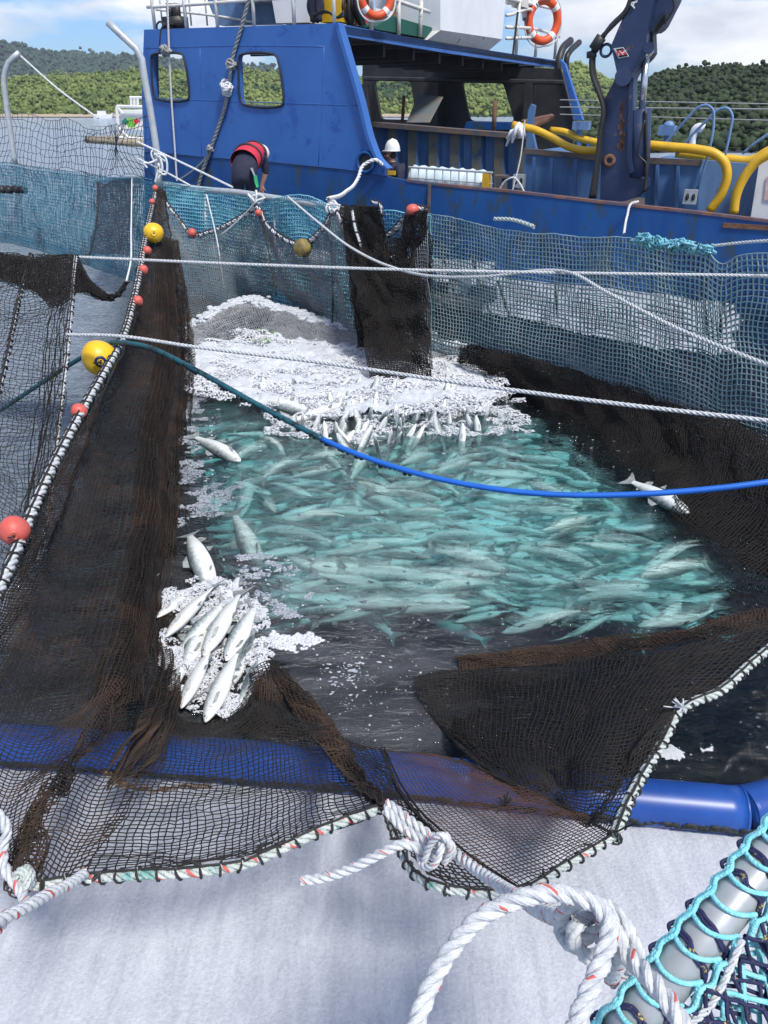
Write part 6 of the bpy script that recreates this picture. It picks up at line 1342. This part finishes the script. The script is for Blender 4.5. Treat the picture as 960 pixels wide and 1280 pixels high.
for q_ in range(520):
    while True:
        x, y = rs.uniform(245, 895), rs.uniform(500, 800)
        if inside(np.array([x]), np.array([y]), pool)[0] > 4: break
    me = protos[rs.randint(6)]; nv_ = len(me.vertices); co = np.zeros(nv_ * 3); me.vertices.foreach_get('co', co); co = co.reshape(-1, 3)
    ang = rs.normal(0, .35) if y > 620 else rs.normal(.6, .7); ang += math.pi * (rs.rand() < .4); s_ = rs.uniform(.42, .6); ro = rs.choice([-1, 1]) * rs.uniform(1.0, 2.2)
    c1_, s1_ = math.cos(ro), math.sin(ro); y_ = co[:, 1] * c1_ - co[:, 2] * s1_; z_ = co[:, 1] * s1_ + co[:, 2] * c1_; c2_, s2_ = math.cos(ang), math.sin(ang)
    c = P(x, y, h=-rs.uniform(.26, .60)); sv.append(np.stack([(co[:, 0] * c2_ - y_ * s2_) * s_ + c[0], (co[:, 0] * s2_ + y_ * c2_) * s_ + c[1], z_ * s_ + c[2]], axis=1))
    for p_ in me.polygons: sf.append([i_ + base_ for i_ in p_.vertices]); sm_.append(p_.material_index)
    base_ += nv_
tag(mesh_obj('fish_school', np.concatenate(sv), sf, [M['fish_deep'], M['fin'], M['eyeb']], smooth=True, mi=sm_), 'dense mass of pale fish deeper down in the pen', 'fish', 'live fish schooling under water in the pen', 'stuff')
# snouts through the foam
pc = 0; pts_ = []; tries = 0
head_poly = np.array([(300, 468), (380, 470), (470, 455), (540, 450), (600, 468), (622, 498), (585, 528), (500, 540), (420, 545), (330, 500)], float)
while pc < 95 and tries < 20000:
    tries += 1; x, y = rs.uniform(300, 630), rs.uniform(448, 548)
    if inside(np.array([x]), np.array([y]), head_poly)[0] < 0 or any(math.hypot(x - a, (y - b) * 1.5) < 9 for a, b in pts_): continue
    pts_.append((x, y)); pc += 1; c = P(x, y, h=rs.uniform(.10, .17)); d = np.array([rs.normal(0, .35), rs.normal(.1, .3), 1.0]); d /= np.linalg.norm(d)
    o = place_fish(protos[rs.randint(6)], c, c - d * rs.uniform(.34, .46), rs.uniform(0, 6.28)); tag(o, 'white fish snout poking up through the foam mat', 'fish', 'fish snouts poking out of the foam')
# single floating and dead fish with their own parts
def dead(hx_, hy, tx, ty, roll, lab, h0=.03, h1=.02, bend=.05, ph=0):
    head = P(hx_, hy, h=h0); tail = P(tx, ty, h=h1); v, f, fins, bx = fish_geo(bend, ph, 18)
    x = head - tail; s_ = np.linalg.norm(x) / 1.05; x /= np.linalg.norm(x); y = np.cross([0, 0, 1.], x); y /= np.linalg.norm(y); z = np.cross(x, y)
    y2 = y * math.cos(R(roll)) + z * math.sin(R(roll)); z2 = np.cross(x, y2)
    e_ = bpy.data.objects.new('dead_fish', None); col.objects.link(e_); e_.empty_display_size = .1
    e_.matrix_world = Matrix([[x[0] * s_, y2[0] * s_, z2[0] * s_, head[0]], [x[1] * s_, y2[1] * s_, z2[1] * s_, head[1]], [x[2] * s_, y2[2] * s_, z2[2] * s_, head[2]], [0, 0, 0, 1]])
    e_['_w'] = [0., 0., 0.]; tag(e_, lab, 'fish', 'dead fish floating at the surface')
    def part(nm, mb, m, sm=True):
        return mb.build(nm, m, e_, sm)
    bm = MB(); bm.add(v, f); bo = part('body', bm, M['fish_dead'])
    ss = bo.modifiers.new('s', 'SUBSURF'); ss.levels = 1; ss.render_levels = 1
    part('tail_fin', fins['tail'], M['fin'], False)
    part('dorsal_fin', fins['dorsal'], M['fin'], False); part('adipose_fin', fins['adipose'], M['fin'], False)
    part('anal_fin', fins['anal'], M['fin'], False); part('pelvic_fin', fins['pelvic'], M['fin'], False)
    for q in (-1, 1):
        em = MB(); blob(em, (-.058, q * .0235 + bx(.058), .012), (.009, 0, 0), (0, .005, 0), (0, 0, .009), 12, 8); part('eye', em, M['eyeb'])
        pm_ = MB(); pm_.prism([np.array(p) for p in ((-.18, q * .052, -.035), (-.26, q * .10, -.06), (-.29, q * .095, -.085), (-.21, q * .05, -.06))], [np.array(p) + [0, q * .004, .003] for p in ((-.18, q * .052, -.035), (-.26, q * .10, -.06), (-.29, q * .095, -.085), (-.21, q * .05, -.06))]); part('pectoral_fin', pm_, M['fin'], False)
        gm = MB(); gm.tube([np.array((-.135 - .02 * math.sin(a), q * (.045 + .006 * math.cos(a)), -.04 + .075 * t_)) for t_, a in zip(np.linspace(0, 1, 8), np.linspace(0, math.pi, 8))], .0018, 5); part('gill_edge', gm, M['fin'])
    mm = MB(); mm.tube([(-.002, 0, -.008), (-.03, .017, -.012), (-.05, .022, -.018)], .0022, 5); mm.tube([(-.002, 0, -.008), (-.03, -.017, -.012), (-.05, -.022, -.018)], .0022, 5); part('mouth', mm, M['mouth'])
    return e_
dead(256, 903, 300, 812, 105, 'dead fish nearest the camera, head down at the bottom of the heap', .06, .05, .08)
dead(226, 886, 268, 805, 125, 'bright white dead fish left of the lowest one in the heap', .07, .05, .05)
dead(212, 866, 232, 790, 95, 'dead fish at the far left side of the heap against the net', .03, .02, -.1)
dead(206, 797, 272, 730, 120, 'long white dead fish slanting across the upper left of the heap', .07, .06, .05)
dead(196, 772, 246, 730, 100, 'short pale dead fish at the top left of the heap beside the net', .04, .02, -.08)
dead(254, 820, 304, 740, 110, 'foam covered dead fish in the middle of the heap', .08, .06, .1)
dead(232, 832, 262, 760, 80, 'dead fish with head down between the white ones in the heap', .05, .03, -.1)
dead(282, 826, 320, 758, 75, 'dead fish right of the heap centre half under foam', .06, .03, .12)
dead(318, 790, 290, 850, 25, 'dark backed dead fish on the right side of the heap', .05, .03, .1)
dead(300, 880, 336, 812, 20, 'dark blue backed dead fish at the lower right rim of the heap', .04, .03, -.1)
dead(228, 812, 282, 752, 60, 'silver flanked dead fish tucked under the long white one, upper left of heap', .04, .03, .12)
dead(272, 868, 318, 800, 70, 'grey flanked dead fish wedged behind the two lowest white ones in the heap', .04, .02, -.12)
dead(276, 770, 300, 720, 100, 'half sunk dead fish just above the heap centre', .02, -.02, .1)
dead(266, 742, 236, 668, 100, 'slim curved dead fish with tail pointing up from the heap', -.01, .04, .35, .4)
dead(862, 642, 784, 600, 115, 'lone white fish floating belly up under the blue hose on the right', .05, .02, .06)
dead(300, 577, 240, 545, 100, 'lone white fish floating by the foam strip near the brown net', .02, .02, .05)
dead(362, 528, 452, 504, 120, 'long white fish lying along the lower right foam edge', .03, .03, .12)
dead(404, 522, 318, 500, 110, 'white fish lying along the foam edge, left of its crossed neighbour', .02, .02, .1)
dead(324, 712, 292, 642, 100, 'single pale turquoise fish hanging just under water left of the school', -.10, -.04, .1)
# ------------------------------------------------------------------ foreground rope, knot and rail
nr = np.array
def FR(l): return [P(x, y, z=z_) for x, y, z_ in l]
tr_m = [M['white_rope'], M['tracer']]
tag(rope('rope', FR([(484, 1004, 2.28), (510, 1024, 2.22), (545, 1050, 2.15), (600, 1090, 1.95), (650, 1122, 1.6), (680, 1140, 1.35), (712, 1152, 1.2)]), .0155, tr_m, pitch=.084, sides=20, tracer=True, yarn=.06), 'taut white rope from the net hem down to the big knot', 'rope')
tag(rope('rope', FR([(482, 1012, 2.2), (505, 1035, 2.15), (535, 1052, 2.1), (556, 1050, 2.05), (548, 1066, 2.05)]), .0150, tr_m, pitch=.082, sides=20, tracer=True, yarn=.06), 'short doubled white rope beside the hem leading to the small knot', 'rope')
tag(rope('rope_end', FR([(376, 1101, 2.1), (400, 1098, 2.1), (440, 1085, 2.08), (480, 1065, 2.06), (505, 1055, 2.06), (530, 1064, 2.06), (548, 1072, 2.05)]), .0150, tr_m, pitch=.082, sides=20, tracer=True, yarn=.06), 'free end of white rope hanging left of the small knot', 'rope')
def big_knot(lab, turns, rr_, cat='knot'):
    e_ = empty('rope_knot', turns[0][0] - np.array([0, 0, .06])); tag(e_, lab, cat)
    for t_ in turns: rope('rope_turn', np.array(t_), rr_ * .70, tr_m, e_, pitch=rr_ * 4.6, sides=20, tracer=True, yarn=.06)
big_knot('small white knot where the ropes join on the net hem', [FR([(530, 1078, 2.03), (538, 1056, 2.0), (552, 1044, 1.97), (562, 1056, 1.98), (556, 1078, 2.02)]), FR([(540, 1046, 2.06), (552, 1058, 1.98), (545, 1078, 1.98), (528, 1082, 2.03), (524, 1066, 2.08)]), FR([(556, 1042, 2.04), (566, 1060, 2.02), (560, 1074, 2.06)])], .0145)
big_knot('big tangled knot of thick white rope near the bottom edge', [
    FR([(700, 1150, 1.16), (712, 1132, 1.12), (735, 1126, 1.10), (752, 1138, 1.10), (750, 1160, 1.12), (730, 1172, 1.14), (712, 1180, 1.16), (702, 1168, 1.18), (700, 1150, 1.18)]),
    FR([(722, 1150, 1.10), (716, 1170, 1.10), (728, 1192, 1.10), (750, 1196, 1.10), (764, 1180, 1.12), (758, 1158, 1.14), (740, 1146, 1.14), (722, 1150, 1.14)]),
    FR([(760, 1132, 1.12), (776, 1148, 1.10), (790, 1176, 1.10), (796, 1200, 1.13), (780, 1214, 1.16), (760, 1205, 1.16), (742, 1190, 1.16)]),
    FR([(738, 1128, 1.14), (762, 1146, 1.08), (774, 1172, 1.07), (776, 1196, 1.10), (768, 1216, 1.15), (764, 1226, 1.18)])], .0168)
tag(rope('rope', FR([(505, 1330, 1.02), (520, 1280, 1.04), (538, 1232, 1.06), (565, 1185, 1.07), (600, 1148, 1.08), (640, 1127, 1.08), (680, 1117, 1.08), (718, 1120, 1.08), (750, 1134, 1.07), (762, 1156, 1.06), (756, 1190, 1.04), (745, 1220, 1.02), (730, 1255, 1.0), (705, 1320, .98)]), .0140, tr_m, pitch=.080, sides=28, tracer=True, yarn=.06), 'thick white rope loop with red tracer arching at the bottom centre', 'rope')
tag(rope('rope', FR([(752, 1170, 1.12), (772, 1185, 1.08), (795, 1205, 1.04), (820, 1232, 1.0), (842, 1262, .97), (870, 1320, .94)]), .0140, tr_m, pitch=.080, sides=28, tracer=True, yarn=.06), 'thick white rope running from the big knot over the grey rail', 'rope')
rlg = empty('hand_rail', P(850, 1200, z=1.2) - np.array([0, 0, .03])); tag(rlg, 'grey galvanised hand rail wrapped in cyan netting at the lower right corner', 'rail')
r0, r1 = P(1010, 1012, z=1.28), P(745, 1335, z=1.10)
ax_ = (r1 - r0); Ln = np.linalg.norm(ax_); ax_ /= Ln; RR = .033
MB().tube([r0 - ax_ * .3, r1 + ax_ * .1], RR, 40).build('pipe', mat('scuffed_galvanised_pipe', (.34, .36, .37), (.44, .46, .47), .42, 12, metal=.25, c3=(.25, .27, .28), s3=30, t3=.66), rlg, True)
# local frame: vv = across the pipe towards the lower right, uu = towards the viewer
vw_ = C0 - (r0 + r1) / 2; uu = vw_ - np.dot(vw_, ax_) * ax_; uu /= np.linalg.norm(uu); xx = np.cross(ax_, uu)
if np.dot(xx, [1, 0, 0]) < 0: xx = -xx
gn = empty('rail_net', (r0 + r1) / 2 - np.array([0, 0, .3])); tag(gn, 'bright cyan netting laced over the grey rail with navy and yellow twine', 'net')
def RP(a, th, k=1.16): return r0 + ax_ * a + RR * k * (uu * math.cos(th) + xx * math.sin(th))
step_ = .045; nst = int((Ln + .4) / step_)
rs = np.random.RandomState(31); mb = MB(); nv = MB(); lft = []; rgt = []
for i in range(nst):
    a = i * step_ - .2
    lft.append(RP(a, -1.25 + rs.randn() * .04, 1.22)); lft.append(RP(a + step_ * .5, -.98 + rs.randn() * .05, 1.2))
    rgt.append(RP(a + .012, 1.05 + rs.randn() * .04, 1.3)); rgt.append(RP(a + .012 + step_ * .5, 1.45 + rs.randn() * .05, 1.35))
    rung = [RP(a + step_ * .5 + .010 * math.sin((q_ + 1) * 1.5), th_) for q_, th_ in enumerate(np.linspace(-.98, 1.05, 7))]
    rung = [RP(a + step_ * .5 - .5 * step_ * (k_ / 6) ** 2 + .016 * math.sin(k_ / 6 * math.pi), th_) for k_, th_ in enumerate(np.linspace(-.98, 1.05, 7))]
    mb.tube(resample(np.array(rung), 18), .0039, 8)
    if rs.rand() < .9:
        ww = [RP(a + .008 + rs.randn() * .004 + .028 * (k_ / 8), th_, 1.10) for k_, th_ in enumerate(np.linspace(-1.5, 1.6, 9))]
        nv.tube(resample(np.array(ww), 24), .0034, 7)
        nv.tube(resample(np.array(ww), 24) + ax_ * .005 + rs.randn(24, 3) * .0008, .003, 6)
    if rs.rand() < .55:
        c = RP(a, -1.30, 1.2); nv.tube(resample(np.array([c, c - xx * .004 + ax_ * .008, c - xx * .006 + ax_ * .016, c + ax_ * .022 + uu * .004]), 14), .0034, 6)
for L_ in (lft, rgt):
    q_ = resample(np.array(L_), len(L_) * 5); mb.tube(q_, .0046, 8); mb.tube(q_ + rs.randn(3) * .002 + uu * .004, .004, 6)
for q_ in lft[1::2] + rgt[::2]: blob(mb, q_, ax_ * .010, xx * .007, uu * .007, 8, 6)
mb.build('netting', M['cyan_twine'], gn, True); nv.build('lacing', M['navy_twine'], gn, True)
# curtain hanging down from the rail: diamond mesh, two colours
def dia_net(mb, a0, a1, d0, d1, st, sv, r_, off, jit_, seed):
    rs = np.random.RandomState(seed); na, nd = int((a1 - a0) / st), int((d1 - d0) / sv); g = np.zeros((na * 2 + 1, nd + 1, 3))
    dn = xx * .80 - uu * .15 + np.array([.0, 0, -.55]); dn = dn - np.dot(dn, ax_) * ax_; dn /= np.linalg.norm(dn)
    for i in range(na * 2 + 1):
        for j_ in range(nd + 1): g[i, j_] = r0 + ax_ * (a0 + i * st / 2) + RR * 1.2 * (xx * .97 + uu * .1) + dn * (d0 + j_ * sv) + uu * off + rs.randn(3) * jit_ + uu * .012 * math.sin(i * .9 + j_ * .7)
    for i in range(0, na * 2, 1):
        for j_ in range(nd):
            if (i + j_) % 2 == 0: mb.tube([g[i, j_], (g[i, j_] + g[i + 1, j_ + 1]) / 2 + rs.randn(3) * jit_ * .4, g[i + 1, j_ + 1]], r_, 5, caps=False)
            else: mb.tube([g[i + 1, j_], (g[i + 1, j_] + g[i, j_ + 1]) / 2 + rs.randn(3) * jit_ * .4, g[i, j_ + 1]], r_, 5, caps=False)
mb = MB(); dia_net(mb, -.05, Ln + .05, 0, .27, .050, .030, .0046, -.004, .003, 1); dia_net(mb, -.05, Ln + .05, .01, .27, .044, .028, .0042, -.022, .004, 2); mb.build('netting', M['cyan_twine'], gn, True)
mb = MB(); dia_net(mb, -.05, Ln + .05, .0, .27, .036, .034, .0034, .010, .004, 3); dia_net(mb, -.05, Ln + .05, .02, .27, .040, .036, .0032, .002, .005, 4); mb.build('lacing', M['navy_twine'], gn, True)
tag(rope('cord', np.array([RP(Ln - .28, .9, 1.5), RP(Ln - .24, 1.2, 1.6), RP(Ln - .18, 1.5, 1.8), RP(Ln - .12, 1.3, 1.6), RP(Ln - .05, 1.0, 1.7)]), .006, M['white_rope']), 'thin white cord knotted on the right side of the cyan netting', 'cord')


# ------------------------------------------------------------------ the air over the bay
hm = bpy.data.materials.new('haze'); hm.use_nodes = True; t = hm.node_tree; t.nodes.clear(); ho = N(t, 'ShaderNodeOutputMaterial'); hv = N(t, 'ShaderNodeVolumePrincipled')
hv.inputs['Color'].default_value = (.80, .88, 1, 1); hv.inputs['Density'].default_value = .00017; L(t, hv.outputs[0], ho.inputs['Volume'])
mb = MB(); mb.box((0, 1770, 43), (5200, 0, 0), (0, 3760, 0), (0, 0, 100)); tag(mb.build('haze', hm), kind='stuff')
